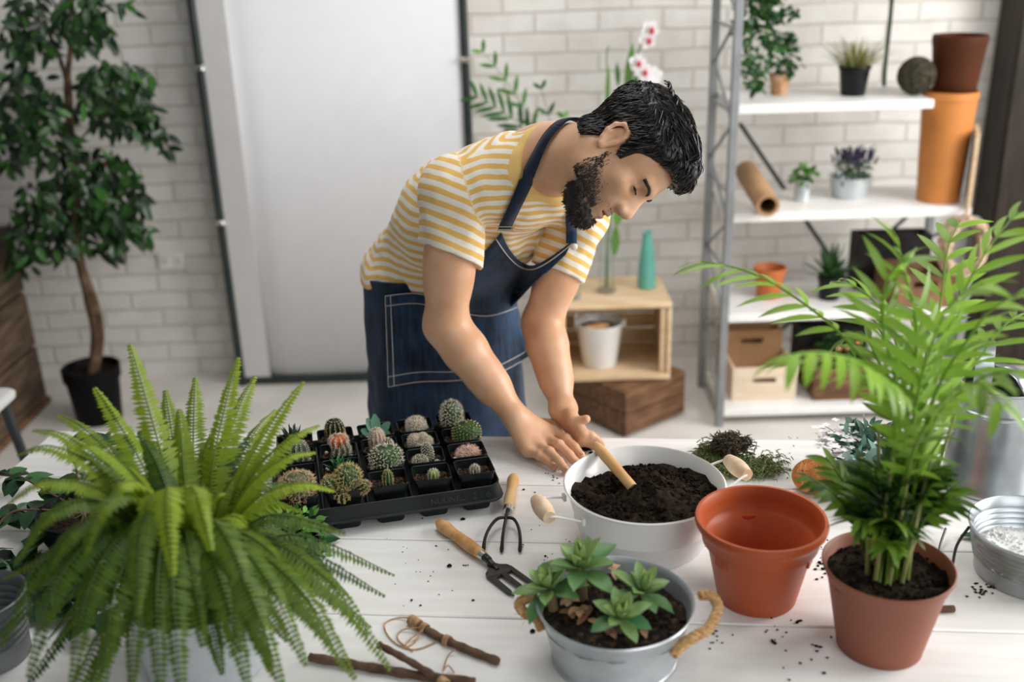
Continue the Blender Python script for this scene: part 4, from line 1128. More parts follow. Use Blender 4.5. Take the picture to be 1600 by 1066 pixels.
# front row
t = potted(0, 0, 'large round tan-spined globe cactus'); cactus_body(t, (-.002, 0, S), .030, .056, 15, .10, CT, SPT, 8, .008, .00055, 1, hook=.9, tubercle=True)
t = potted(1, 0, 'clustered golden-spined cactus with side shoots'); cactus_body(t, (.006, .006, S), .022, .058, 11, .10, CG, SPY, 7, .008, .0005, 2, lean=(.1, .12), tubercle=True); cactus_body(t, (-.018, -.004, S+.012), .013, .030, 9, .12, CG, SPY, 6, .006, .0005, 3, lean=(0, -.5)); cactus_body(t, (.022, -.014, S+.004), .010, .036, 9, .10, CG, SPT, 6, .005, .0005, 4, lean=(.3, .9)); cactus_body(t, (-.004, -.020, S), .012, .022, 9, .12, CD, SPY, 6, .006, .0005, 5, lean=(.5, 0))
pebbles(t, ((-.022, -.022), (-.017, -.027)), 2)
t = potted(2, 0, 'slim green column cactus'); cactus_body(t, (.0, .0, S), .0085, .036, 9, .12, CG, SPY, 4, .0035, .0003, 6)
t = potted(3, 0, 'small yellow-green button cactus'); cactus_body(t, (.004, .002, S), .0095, .022, 9, .10, mat('cactus_lime', (.20, .26, .06), var=.2, scale=60), SPW, 3, .003, .0003, 7)
t = potted(4, 0, 'tiny pale woolly seedling cactus'); cactus_body(t, (.002, .002, S), .0075, .018, 9, .08, CT, SPW, 6, .004, .0003, 8)
# second row
t = potted(0, 1, 'low dark cactus half hidden by fern'); cactus_body(t, (.006, 0, S), .015, .016, 11, .1, CD, SPW, 3, .004, .0003, 9); pebbles(t, ((.020, .015), (.022, .005), (.015, .02)), 3)
t = potted(1, 1, 'dark green pointed rosette'); m = MB(); r_ = random.Random(8)
for i in range(20):
    a = i*2.4; el = radians(72-45*i/19); m.tone = r_.random()
    m.leaf((0, 0, S), (cos(a)*cos(el), sin(a)*cos(el), sin(el)), (-cos(a)*sin(el), -sin(a)*sin(el), cos(el)), .036+.010*(i/19), .010, curl=-.2, fold=.5, shape=.25, thick=.003)
m.build('rosette', leafmat('aloe_leaf', (.010, .06, .022), (.05, .20, .06), rough=.4, trans=.05), t); pebbles(t, ((-.02, .015), (-.022, .022), (.02, .02)), 4)
t = potted(2, 1, 'big round green bristly cactus'); cactus_body(t, (.006, 0, S), .029, .052, 14, .11, CG, SPW, 7, .006, .00042, 10, hook=.8, tubercle=True); pebbles(t, ((-.022, -.018), (-.016, -.022), (-.020, -.010)), 5)
t = potted(3, 1, 'pair of knobbly whitish cacti'); cactus_body(t, (-.012, -.006, S), .013, .020, 10, .12, CT, SPW, 8, .0035, .0004, 11, tubercle=True); cactus_body(t, (.008, .008, S), .010, .042, 9, .12, CT, SPW, 7, .003, .0004, 12, lean=(-.1, -.12), tubercle=True); pebbles(t, ((.020, -.012), (.018, -.006)), 6)
t = potted(4, 1, 'low pink-spined cactus over gravel'); cactus_body(t, (.002, 0, S), .017, .016, 11, .12, CPK, SPK, 9, .010, .0005, 13, hook=.9); pebbles(t, ((-.022, -.008), (-.018, .008), (.018, -.016), (.010, -.020)), 7)
# third row
t = potted(0, 2, 'grey-green column cactus with white flecks'); cactus_body(t, (.008, -.004, S), .017, .056, 10, .12, CT, SPW, 5, .004, .0004, 14); pebbles(t, ((.022, .0), (.02, -.015)), 8)
t = potted(1, 2, 'short cactus with an orange crown'); cactus_body(t, (.006, 0, S), .016, .036, 10, .12, CT, SPW, 6, .005, .0004, 15, lean=(0, .1)); cactus_body(t, (.003, .004, S+.026), .0165, .024, 10, .13, CO, SPW, 6, .005, .0004, 16); pebbles(t, ((.022, -.01), (-.02, .02)), 9)
t = potted(2, 2, 'cream woolly column cactus'); cactus_body(t, (-.002, 0, S), .0155, .060, 12, .07, CPK, SPW, 9, .0035, .0004, 17, lean=(0, -.05)); cactus_body(t, (.012, -.010, S), .011, .036, 10, .09, CT, SPW, 7, .0035, .0004, 18, lean=(0, .2))
t = potted(3, 2, 'cluster of cream woolly cactus heads'); [cactus_body(t, (x, y, S), r, h, 10, .1, CPK, SPW, 8, .004, .0004, 19+i, tubercle=True) for i, (x, y, r, h) in enumerate(((-.012, .002, .012, .030), (.006, .006, .010, .028), (.013, -.008, .010, .026), (-.002, -.012, .009, .016)))]
t = potted(4, 2, 'round dark green cactus with white dots'); cactus_body(t, (.014, 0, S), .027, .046, 13, .10, CG, SPY, 6, .004, .00035, 24, tubercle=True)
# back row
t = potted(0, 3, 'dark spiky upright rosette'); m = MB()
for i in range(16):
    a = i*2.4; el = radians(80-38*i/15); m.tone = r_.random()
    m.leaf((-.004, .004, S), (cos(a)*cos(el), sin(a)*cos(el), sin(el)), (-cos(a)*sin(el), -sin(a)*sin(el), cos(el)), .052, .010, curl=-.15, fold=.5, shape=.2, thick=.003)
m.build('rosette', HAW, t)
t = potted(1, 3, 'tall dark ribbed cactus dotted with cream'); cactus_body(t, (.0, 0, S), .0185, .060, 12, .12, CD, SPY, 6, .0028, .0006, 26, hook=1.2); pebbles(t, ((-.018, -.02), (.02, -.018)), 10)
t = potted(2, 3, 'blue-green paddle-leaved succulent'); m = MB()
for (a, el, L_) in ((1.6, 1.35, .050), (.2, .8, .042), (3.0, .6, .038), (4.6, .9, .036), (.9, .4, .034), (2.4, 1.1, .046), (5.6, .5, .034)):
    m.tone = r_.random(); m.leaf((.002, 0, S), (cos(a)*cos(el), sin(a)*cos(el), sin(el)), (-cos(a)*sin(el)-.3, -sin(a)*sin(el)-.8, cos(el)), L_, .022, curl=.2, fold=.1, shape=.6, thick=.004, tip=.25)
m.build('leaves', JADE, t); pebbles(t, ((-.02, -.02), (-.015, -.01), (.018, -.018), (.022, -.006)), 11)
t = potted(3, 3, 'white spiny ball cactus'); cactus_body(t, (.002, 0, S), .018, .034, 12, .10, CPK, SPW, 10, .006, .0005, 27, hook=.9, tubercle=True); pebbles(t, ((-.02, -.022), (-.014, -.025), (.022, .004)), 12)
t = potted(4, 3, 'tall green cactus with a woolly white top'); cactus_body(t, (-.004, .004, S), .0205, .064, 12, .09, CG, SPW, 8, .007, .0004, 28, hook=.8, tubercle=True)

# --- hand fork and cultivator
def hand_fork():
    a = atz(684, 817, TZ+.012); b = atz(752, 866, TZ+.014); c = atz(818, 917, TZ+.006)
    d = nrm(b-a); t = thing('hand_fork', 'black three-tined hand fork with wooden handle lying in front of the tray', 'hand fork', (a[0], a[1], TZ), atan2(d[1], d[0]))
    L_ = np.linalg.norm(b-a); m = MB(); x = np.linspace(0, L_, 16)
    rad = [.006, .0105, .0128, .0130, .0122, .0112, .0108, .0108, .0112, .0116, .0120, .0122, .0120, .0114, .0104, .0098]
    m.tube([(q, 0, .0132) for q in x], rad, 18); m.build('handle', WOODH, t)
    f = MB(); f.tube([(L_-.004, 0, .0132), (L_+.012, 0, .0132)], [.0100, .0086], 16); f.build('ferrule', STEEL, t)
    s = MB(); s.tube(catmull([(L_+.006, 0, .0132), (L_+.020, 0, .0135), (L_+.032, 0, .010), (L_+.050, 0, .006)], 4), [.0072]*6+[.006]*4+[.004]*3, 10)
    # blade outline with tines
    def plate(poly, z=.0045, th=.003):
        n = len(poly); vs = [(x, y, z+.0022*cos(y*60)-th/2) for x, y in poly]+[(x, y, z+.0022*cos(y*60)+th/2) for x, y in poly]
        fs = [tuple(range(n-1, -1, -1)), tuple(n+i for i in range(n))]+[(i, (i+1) % n, n+(i+1) % n, n+i) for i in range(n)]
        s.add(vs, fs)
    X = L_+.026
    plate([(X, -.006), (X+.012, -.012), (X+.020, -.024), (X+.030, -.0275), (X+.042, -.0275), (X+.042, .0275), (X+.030, .0275), (X+.020, .024), (X+.012, .012), (X, .006)])
    for y in (-.0222, 0, .0222):
        plate([(X+.040, y-.0053), (X+.090, y*1.06-.0044), (X+.106, y*1.06), (X+.090, y*1.06+.0044), (X+.040, y+.0053)])
    s.build('fork_head', BLACKM, t, smooth=False)
hand_fork()
def cultivator():
    a = atz(803, 744, TZ+.012); b = atz(794, 796, TZ+.012)
    d = nrm(b-a); t = thing('hand_cultivator', 'black three-pronged hand cultivator with pale wooden handle beside the tray corner', 'cultivator', (a[0], a[1], TZ), atan2(d[1], d[0]))
    L_ = np.linalg.norm(b-a)*1.0; m = MB(); x = np.linspace(0, L_, 16)
    rad = [.006, .0105, .0125, .0126, .0118, .0108, .0102, .0102, .0106, .0112, .0116, .0118, .0116, .0110, .0104, .0098]
    m.tube([(q, 0, .013) for q in x], rad, 18); m.build('handle', mat('pale_handle_wood', (.58, .33, .13), rough=.5, scale=10, col2=(.74, .50, .25)), t)
    f = MB(); f.tube([(L_-.004, 0, .013), (L_+.010, 0, .013)], [.0105, .0088], 16); f.build('ferrule', STEEL, t)
    s = MB(); s.tube(catmull([(L_+.004, 0, .013), (L_+.02, 0, .016), (L_+.045, 0, .020)], 5), [.0045]*4+[.0036]*7, 10)
    for sg in (-1, 0, 1):
        P_ = [(L_+.044, sg*.002, .020), (L_+.052, sg*.016, .021), (L_+.080, sg*.027, .020), (L_+.115, sg*.033, .017), (L_+.140, sg*.034, .004)]
        if sg == 0: P_ = [(L_+.044, 0, .020), (L_+.085, 0, .021), (L_+.115, 0, .018), (L_+.142, 0, .004)]
        s.tube(catmull(P_, 6), [.0032]*(6*(len(P_)-1)-4)+[.0034, .0036, .0040, .0034, .002], 8)
    s.build('prongs', BLACKM, t)
cultivator()

# --- moss, ball of twine
def moss():
    C0 = atz(1150, 728, TZ); C0[2] = TZ
    t = thing('moss_clump', 'clump of dry green and brown moss at the far table edge behind the tub', 'moss', C0)
    m = MB(); r_ = random.Random(4); d = MB()
    def blob(p, n, R, mm, L_=.02, up=.5):
        for i in range(n):
            q = np.array([r_.gauss(0, 1), r_.gauss(0, 1), abs(r_.gauss(0, .7))])*np.array(R)+p; q[2] = max(.001, q[2])
            a = r_.uniform(0, 6.28); dd = nrm((cos(a), sin(a), r_.uniform(-.3, up))); mm.tone = r_.random()
            pts = [q, q+dd*L_*.5+np.array([0, 0, .002]), q+dd*L_+np.array([r_.gauss(0, .003), 0, -.003])]
            for k in range(3): pts[k][2] = max(.001, pts[k][2])
            mm.tube(pts, [.0012, .0014, .0004], 4)
    L = lambda px, py, z: atz(px, py, TZ+z)-C0
    blob(L(1150, 730, .006), 1500, (.040, .022, .008), m, .016)
    blob(L(1180, 735, .005), 600, (.022, .014, .007), m, .014)
    blob(L(1110, 712, .006), 500, (.012, .018, .008), m, .016)
    blob(L(1140, 700, .026), 800, (.018, .013, .014), d, .020, 1.0)
    blob(L(1133, 697, .050), 320, (.009, .008, .012), d, .018, 1.4)
    core = MB(); core.ball(L(1150, 728, .0), (.055, .034, .014), 16, 8, jit=.12, seed=3); core.ball(L(1138, 704, .012), (.024, .017, .042), 14, 8, jit=.15, seed=4)
    for i, v in enumerate(core.v): core.v[i] = (v[0], v[1], max(.0005, v[2]))
    core.build('peat', SOIL, t)
    m.build('green_moss', leafmat('moss_green', (.05, .08, .02), (.22, .26, .10), rough=.9, trans=.05), t)
    d.build('brown_moss', leafmat('moss_brown', (.02, .016, .010), (.11, .085, .05), rough=.9, trans=.05), t)
moss()
def twine_ball():
    C0 = atz(1270, 768, TZ); R = .0385
    t = thing('twine_ball', 'ball of orange twine on the table behind the empty terracotta pot', 'ball of twine', (C0[0], C0[1]+.004, TZ))
    m = MB(); r_ = random.Random(2)
    m.ball((0, 0, R*.86), (R*1.04, R*.92, R*.84), 24, 14)
    for g in range(4):
        base = nrm((r_.gauss(0, 1), r_.gauss(0, 1), r_.gauss(0, .5))) if g else nrm((.3, .2, 1))
        for k in range(26 if g < 2 else 14):
            ax = nrm(base+np.array([r_.gauss(0, .33) for _ in range(3)])); u = nrm(np.cross(ax, (.3, .5, .8))); v = np.cross(ax, u)
            off = r_.uniform(-.45, .45); q = sqrt(1-off*off)
            pts = [np.array([0, 0, R*.86])+(ax*off+q*(cos(a)*u+sin(a)*v))*np.array([R*1.05, R*.94, R*.86])*(1+.012*g) for a in np.linspace(0, 2*pi, 25)]
            for p in pts: p[2] = max(p[2], .0015)
            m.tube(pts, .0014, 5)
    m.build('winding', mat('orange_twine', (.48, .17, .045), rough=.85, col2=(.66, .30, .11), scale=60, bump=.3, bscale=300), t)
    b = MB(); pts = [(R*.30+.002*sin(a*2), R*.955*cos(a)*.96, R*.86+R*.845*sin(a)) for a in np.linspace(0, 2*pi, 30)]
    b.tube([(x, y, max(.0015, z)) for x, y, z in pts], .0016, 5); b.tube([(x+.004, y*.99, max(.0015, z)) for x, y, z in pts], .0014, 5); b.build('band', mat('olive_band', (.30, .20, .06), rough=.8), t)
twine_ball()

# --- soil crumbs on the boards (nobody could count them)
m = MB(); r_ = random.Random(12)
def _cr(px, py, r, n=1, s=0):
    for k in range(n):
        p = atz(px+r_.gauss(0, s), py+r_.gauss(0, s*.6), TZ+r*.5); m.ball(p, (r*r_.uniform(.6, 1.2), r*r_.uniform(.5, 1), r*.5), 6, 4, jit=.3, seed=k)
for (px, py, r, n, s) in ((723, 811, .0050, 1, 0), (534, 825, .0045, 1, 0), (702, 884, .0050, 1, 0), (726, 882, .0022, 3, 3), (660, 810, .002, 1, 0), (681, 853, .0022, 1, 0), (739, 938, .003, 1, 0), (643, 938, .003, 1, 0),
                          (657, 946, .0025, 1, 0), (832, 986, .0045, 1, 0), (852, 869, .003, 1, 0), (915, 699, .006, 22, 7), (870, 742, .002, 14, 10), (1285, 884, .0035, 9, 7), (1275, 855, .002, 14, 14), (1248, 972, .003, 3, 3),
                          (1205, 1002, .0035, 3, 5), (1275, 1012, .0035, 3, 4), (1250, 1030, .0025, 8, 25), (1535, 920, .0028, 26, 12), (1225, 990, .002, 10, 22), (1285, 1052, .003, 2, 3), (1120, 1010, .0022, 8, 14), (1118, 985, .003, 2, 4),
                          (1530, 890, .003, 4, 5), (818, 765, .003, 1, 0), (834, 775, .002, 2, 6), (1250, 705, .002, 8, 30), (1230, 735, .0025, 4, 10), (640, 880, .0014, 24, 70), (830, 850, .0016, 14, 40), (1300, 905, .0025, 10, 16)):
    _cr(px, py, r, n, s)
o = m.build('soil_crumbs', SOIL); o['kind'] = 'stuff'; tag(o, 'dark soil crumbs scattered over the white table top', 'soil')

# --- twigs and their ties
def twig(name, label, pts, rad, seed, tie=None, loops=None):
    P_ = [atz(px, py, TZ+z) for px, py, z in pts]; C0 = np.array([P_[0][0], P_[0][1], TZ])
    t = thing('twig', label, 'twig', C0, 0, 'twigs on the near side of the table'); m = MB(); r_ = random.Random(seed)
    q = catmull([p-C0 for p in P_], 8); n = len(q)
    m.tube(q, [rad*(1+.12*sin(i*1.7+seed)+r_.uniform(-.05, .05)) for i in range(n)], 10)
    for k in range(3):
        i = r_.randrange(3, n-3); m.ball(q[i]+np.array([0, 0, rad*.6]), (rad*.6, rad*.5, rad*.5), 7, 5, jit=.2, seed=k)
    for i, v in enumerate(m.v): m.v[i] = (v[0], v[1], max(v[2], .0004))
    m.build('stick', BARK, t)
    if tie:
        w = MB()
        for f in tie:
            i = int(f*(n-1)); c = q[i]; d = nrm(q[min(i+1, n-1)]-q[max(i-1, 0)]); u = nrm(np.cross(d, (0, 0, 1))); v = np.cross(d, u)
            for k in range(4):
                w.tube([c+d*((k-1.5)*.0026+.0012*a/6)+(u*cos(a)+v*sin(a))*rad*1.22 for a in np.linspace(0, 2*pi, 14)], .0012, 5)
        for lp in (loops or []): w.tube([x-C0 for x in catmull([atz(px, py, TZ+z) for px, py, z in lp], 6)], .0013, 5)
        for i, v in enumerate(w.v): w.v[i] = (v[0], v[1], max(v[2], .0004))
        w.build('twine', JUTE, t)
twig('a', 'thick dark twig wound with jute twine, its string looped at the left end', [(641, 968, .007), (680, 992, .007), (730, 1015, .007), (779, 1034, .006)], .0068, 1, (.05, .10, .16, .22, .48),
     [[(660, 985, .012), (640, 1000, .003), (632, 1012, .002), (645, 1006, .002), (655, 992, .004)], [(645, 966, .006), (620, 966, .002), (602, 974, .002), (604, 990, .002), (622, 1008, .002), (650, 1015, .002), (685, 1002, .002)], [(660, 980, .012), (628, 985, .003), (622, 1000, .002), (645, 1018, .002)], [(711, 1015, .009), (700, 1025, .002), (692, 1048, .002)]])
twig('b', 'thin dark twig crossing over the other, tied with twine near its lower end', [(592, 1008, .022), (630, 1028, .022), (676, 1055, .0215), (700, 1072, .021)], .0058, 2, (.85, .9),
     [[(692, 1050, .016), (700, 1040, .010), (710, 1052, .004)], [(690, 1056, .016), (682, 1064, .004), (690, 1075, .002)]])
twig('c', 'long brown twig lying almost level under the fern tips', [(484, 1027, .007), (560, 1040, .007), (650, 1055, .007), (742, 1066, .007)], .0072, 3)
t = thing('stick', 'short cut brown stick behind the potted palm', 'stick', atz(1462, 957, TZ))
m = MB(); m.tube([(-.03, 0.004, .006), (0, 0, .006), (.030, 0, .006)], .0058, 10); m.build('stick_wood', BARK, t)
# ---------------------------------------------------------------- along the wall
PINE = mat('pine_wood', (.62, .43, .25), rough=.6, scale=5, col2=(.74, .56, .36), stretch=(1.5, 9, 9), bump=.1)
DARKW = mat('dark_stained_wood', (.105, .048, .022), rough=.6, scale=5, col2=(.20, .10, .05), stretch=(1.5, 9, 9), bump=.2)
KRAFT = mat('kraft_board', (.40, .235, .12), rough=.8, var=.12, scale=8)
SHELFW = mat('shelf_white', (.82, .81, .79), rough=.45, var=.03)
GREYM = mat('grey_metal', (.27, .28, .29), rough=.45, metal=.4, var=.08)
DKGREYM = mat('dark_grey_metal', (.05, .055, .06), rough=.45, metal=.3, var=.1)
GLASS = mat('clear_glass', (.93, .97, .96), rough=.03, trans=1.0, ior=1.45, var=.01)
# --- white screen leaning along the wall
def screen():
    a = aty(382, 597, 4.34); bR = aty(735, 190, 4.34)
    x0, x1 = -1.245, -.155
    t = thing('fabric_screen', 'tall white fabric screen in a dark metal frame standing against the brick wall', 'screen', ((x0+x1)/2, 4.34, 0))
    w = x1-x0; h = 2.15
    f = MB()
    f.tube([(-w/2, 0, .0), (-w/2, 0, h)], .017, 12); f.tube([(w/2, 0, .0), (w/2, 0, h)], .017, 12)
    f.tube([(-w/2, 0, .025), (w/2, 0, .025)], .017, 12); f.tube([(-w/2, 0, h), (w/2, 0, h)], .017, 12)
    f.build('frame', mat('screen_frame', (.035, .045, .045), rough=.4, metal=.4), t)
    for z in (.77, 1.42):
        for s in (-1, 1):
            c = MB(); c.box((s*w/2, -.012, z), (.042, .03, .022), bev=.004); c.build('clip', STEEL, t)
    n = 26; vs = []; fs = []
    for j in range(2):
        for i in range(n+1):
            x = -w/2+.017+(w-.034)*i/n; vs.append((x, .006+.012*math.exp(-((x+w/2-.13)/.05)**2), .035 if j == 0 else h-.015))
    fs = [(i, i+1, n+1+i+1, n+1+i) for i in range(n)]
    p = MB(); p.add(vs, fs); o = p.build('fabric', mat('screen_fabric', (.80, .80, .82), rough=.7, var=.01), t)
    md = o.modifiers.new('s', 'SOLIDIFY'); md.thickness = .004
    b = MB(); b.box((-w/2+.075, -.004, h/2), (.115, .005, h-.05), bev=.001); b.build('side_band', mat('screen_band', (.56, .55, .54), rough=.7, var=.02), t)
screen()
# --- wall socket
c = aty(268, 407, WY); t = thing('wall_socket', 'white double wall socket on the brick wall between tree and screen', 'socket', (c[0], WY, c[2]))
m = MB(); m.box((0, -.008, 0), (.115, .016, .075), bev=.004); m.build('plate', mat('socket_plastic', (.78, .77, .74), rough=.35), t)
for x in (-.028, .028):
    m = MB(); m.lathe([(.019, 0), (.019, .003), (.016, .003), (.015, -.004), (0, -.004)], 20, M=Euler((radians(90), 0, 0)).to_matrix(), c=(x, -.0165, 0)); m.build('outlet', mat('socket_shade', (.66, .65, .62), rough=.4), t)
# --- dark wooden chest at the left
def chest():
    a = aty(78, 596, 4.22); x1 = -2.085
    t = thing('wooden_chest', 'large dark brown wooden chest standing at the left beside the tree', 'chest', (x1-.5, 3.87, 0), radians(0))
    for k, (z0, z1) in enumerate(((.03, .27), (.28, .52), (.53, .76))):
        m = MB(); m.box((0, 0, (z0+z1)/2), (1.0, .68, z1-z0), bev=.006); m.build('side_board', mat('chest_wood', (.06, .036, .02), rough=.65, scale=4, col2=(.135, .088, .052), stretch=(6, 1.2, 9), bump=.25), t)
    m = MB(); m.box((0, 0, .015), (1.02, .70, .03), bev=.004); m.build('plinth', DARKW, t)
    m = MB(); m.box((0, 0, .785), (1.05, .73, .05), bev=.01); m.build('lid', mat('chest_lid', (.045, .03, .02), rough=.6, var=.3), t)
chest()
t = thing('cabinet', 'very dark wooden cabinet box standing on the brown chest', 'cabinet', (-2.66, 3.87, .81))
m = MB(); m.box((0, 0, .35), (.95, .6, .70), bev=.006); m.build('carcass', mat('cabinet_wood', (.022, .017, .012), rough=.6, var=.3), t)
for x in (-.23, .23):
    m = MB(); m.box((x, -.305, .35), (.44, .018, .66), bev=.003); d = m.build('door', MATS['cabinet_wood'], t)
    k = MB(); k.ball((x*.25, -.32, .35), .012, 10, 6); k.build('knob', STEEL, d)
# --- white stool just behind the left end of the table
def stool():
    c = aty(-92, 640, 2.75); C0 = (-1.50, 2.72, 0)
    t = thing('stool', 'white-seated stool with dark metal legs at the left edge behind the table', 'stool', (c[0], 2.75, 0))
    z = c[2]; m = MB(); rr_loft(m, [(.30, .30, .03, z-.03), (.318, .318, .04, z-.022), (.32, .32, .04, z-.008), (.30, .30, .03, z)]); m.build('seat', ENAMEL, t)
    for sx in (-1, 1):
        for sy in (-1, 1):
            l = MB(); l.tube([(sx*.12, sy*.12, z-.03), (sx*.17, sy*.17, 0)], [.016, .013], 8); l.build('leg', DKGREYM, t)
    for s in (-1, 1):
        l = MB(); l.tube([(s*.143, -.143, z*.5), (s*.143, .143, z*.5)], .008, 8); l.build('stretcher', DKGREYM, t)
    b = MB(); b.box((.06, -.06, z-.17), (.20, .2, .26), bev=.01)
    return t
stool()

# --- crates beside the man
CX = aty(965, 600, 3.95)
def crate():
    y0 = 3.78; A = aty(872, 592, y0); B = aty(1043, 598, y0); w = B[0]-A[0]+.02; zb = .245
    zt_ = aty(960, 476, y0)[2]; z0 = aty(960, 595, y0)[2]; h = zt_-z0; dp = .36
    t = thing('pine_crate', 'light pine crate lying on its side on the dark crate, used as a shelf', 'crate', ((A[0]+B[0])/2, y0, z0), 0)
    m = MB(); m.box((0, dp/2, .012), (w, dp, .024), bev=.002); m.build('bottom_side', PINE, t)
    m = MB(); m.box((0, dp/2, h-.010), (w, dp, .020), bev=.002); m.build('top_side', PINE, t)
    for s in (-1, 1):
        m = MB(); m.box((s*(w/2-.008), dp/2, h/2), (.016, dp, h-.046), bev=.002); m.build('end_panel', PINE, t)
    for k in range(4):
        m = MB(); m.box((0, dp-.006, .024+(h-.044)*(k+.5)/4), (w-.034, .010, (h-.044)/4-.008), bev=.001); m.build('back_slat', PINE, t)
    for s in (-1, 1):
        m = MB(); m.box((s*(w/2-.030), .022, h/2), (.024, .024, h-.05), bev=.002); m.build('corner_post', PINE, t)
    return t, z0, h, y0, dp, w
crt, CZ0, CH_, CY0, CDP, CW = crate()
crt.location.x += 0
def dark_crate():
    P1 = atz(980, 688, 0); h = CZ0-.002
    t = thing('dark_crate', 'dark brown wooden crate on the floor under the pine crate, turned cornerwise', 'crate', (P1[0]-.005, P1[1]+.005, 0), radians(33))
    L1, L2 = .34, .42
    # corner at the origin: one side runs away to the right, the other to the left
    for k in range(2):
        zc = .012+(h-.014)*(k+.5)/2; hh = (h-.014)/2-.004
        m = MB(); m.box((L1/2, .009, zc), (L1, .018, hh), bev=.002); m.build('side_board', DARKW, t)
        m = MB(); m.box((L1/2, L2-.009, zc), (L1, .018, hh), bev=.002); m.build('side_board', DARKW, t)
        m = MB(); m.box((.009, L2/2, zc), (.018, L2-.04, hh), bev=.002); m.build('end_board', DARKW, t)
        m = MB(); m.box((L1-.009, L2/2, zc), (.018, L2-.04, hh), bev=.002); m.build('end_board', DARKW, t)
    for (x, y) in ((.03, .03), (L1-.03, .03), (.03, L2-.03), (L1-.03, L2-.03)):
        m = MB(); m.box((x, y, h/2), (.034, .034, h-.004), bev=.003); m.build('corner_post', mat('crate_post', (.20, .095, .04), rough=.6, var=.2), t)
    m = MB(); m.box((L1/2, L2/2, h-.010), (L1-.037, L2-.037, .012)); m.build('bottom_board', DARKW, t)
    return t
dc = dark_crate(); dc.rotation_euler = (0, 0, radians(38))
def white_bucket():
    c = aty(937, 592, CY0+.12); z = CZ0+.0245
    t = thing('bucket', 'white metal bucket with a tool inside, standing in the pine crate', 'bucket', (c[0], CY0+.13, z))
    H_ = .185; m = MB(); m.lathe([(.068, 0), (.070, .003), (.094, H_-.006), (.097, H_-.003), (.097, H_), (.094, H_+.001), (.091, H_-.004), (.067, .006), (0, .006)], 48); m.build('bucket_wall', ENAMEL, t)
    soil(.088, H_-.030, None, .003, 4, 60).build('soil', SOIL, t)
    w = MB(); w.tube([(.098*cos(a), .098*sin(a)*.35+.03, H_-.005+.060*abs(sin(a))) for a in np.linspace(0, pi, 20)], .0022, 6); w.build('bail', STEEL, t)
    for s in (-1, 1):
        e = MB(); e.box((s*.0985, 0, H_-.008), (.006, .03, .03), bev=.003); e.build('ear', ENAMEL, t)
    l = thing('trowel', 'wooden tool handle lying in the white bucket in the crate', 'trowel', (c[0], CY0+.13, z+H_-.022))
    m = MB(); m.tube([(-.062, -.062, .018), (-.02, -.058, .020), (.03, -.052, .022)], [.011, .013, .010], 12); m.build('handle', WOODH, l)
    m = MB(); m.leaf((.03, -.052, .022), (.8, .7, .0), (0, 0, 1), .06, .035, thick=.002); m.build('blade', STEEL, l)
white_bucket()
# --- vases on the crate
CT_ = CZ0+CH_
def lathe_thing(name, label, cat_, loc, prof, m, part='vase_wall', n=40, group=None):
    t = thing(name, label, cat_, loc, 0, group); b = MB(); b.lathe(prof, n); b.build(part, m, t); return t
tv = aty(1010, 455, CY0+.20)
t = lathe_thing('bottle_vase', 'slim turquoise glass bottle vase on top of the pine crate', 'vase', (tv[0], CY0+.20, CT_),
            [(.030, 0), (.036, .004), (.038, .03), (.035, .09), (.026, .16), (.020, .205), (.0175, .225), (.0205, .235), (.0175, .236), (.015, .225), (.020, .15), (.030, .05), (.030, .006), (0, .006)], mat('turquoise_glass', (.20, .62, .52), rough=.12, trans=.35, coat=.3, var=.05))
gv = aty(947, 457, CY0+.16)
GVZ = CT_; ORC = np.array([gv[0], CY0+.16, CT_])
vt = thing('orchid_vase', 'clear glass vase of white orchids on the pine crate behind the man', 'vase', ORC)
m = MB(); m.lathe([(.036, 0), (.040, .004), (.034, .03), (.027, .12), (.029, .22), (.037, .262), (.035, .262), (.0265, .22), (.0245, .12), (.031, .032), (.036, .012), (0, .012)], 36); m.build('vase_wall', GLASS, vt)
LEAFD = leafmat('dark_leaf', (.008, .035, .010), (.05, .16, .035), rough=.4, trans=.15)
LEAFM = leafmat('mid_leaf', (.035, .13, .020), (.16, .36, .06), rough=.42, trans=.25)
STEM = mat('green_stem', (.10, .20, .05), rough=.6, var=.2)
s = MB(); r_ = random.Random(6)
L = lambda px, py, y=CY0+.16: aty(px, py, y)-ORC
st1_ = catmull([(0, 0, .02), L(950, 340), L(958, 230), L(975, 140), L(1000, 75), L(1012, 40)], 6); s.tube(st1_, .0032, 6)
s.tube(catmull([(.004, 0, .02), L(955, 300), L(952, 180), L(948, 90), L(952, 72)], 6), .0025, 6); s.build('stem', STEM, vt)
m = MB()
for (p, d, L_, w) in ((L(963, 352), (.15, -.1, 1), .10, .045), (L(948, 170), (.05, 0, 1), .16, .018), (L(978, 150), (.15, .1, 1), .20, .035), (L(985, 160), (.2, -.1, .9), .12, .03), (L(966, 135), (-.05, .1, 1), .09, .02), (L(960, 400), (.05, -.1, 1), .13, .035)):
    m.tone = r_.random(); m.leaf(p, d, (0, -1, .2), L_, w, curl=.25, fold=.2)
m.build('leaves', LEAFM, vt)
PET = mat('orchid_petal', (.86, .83, .84), rough=.5, var=.03); PETC = mat('orchid_centre', (.55, .05, .06), rough=.5)
for (px, py, rot) in ((996, 98, .2), (1012, 62, .6), (1006, 112, -.4), (1016, 46, 1.0), (1022, 118, .3)):
    c = L(px, py); m = MB()
    for k in range(5):
        a = rot+k*2*pi/5; m.leaf(c, (cos(a), -.25, sin(a)), (0, -1, 0), .036, .030, curl=.3, fold=.05, shape=.6)
    f = m.build('flower', PET, vt)
    if py != 118:
        b = MB(); b.ball(c+np.array([.004, -.014, -.004]), (.010, .008, .013), 8, 6); b.build('lip', PETC, f)
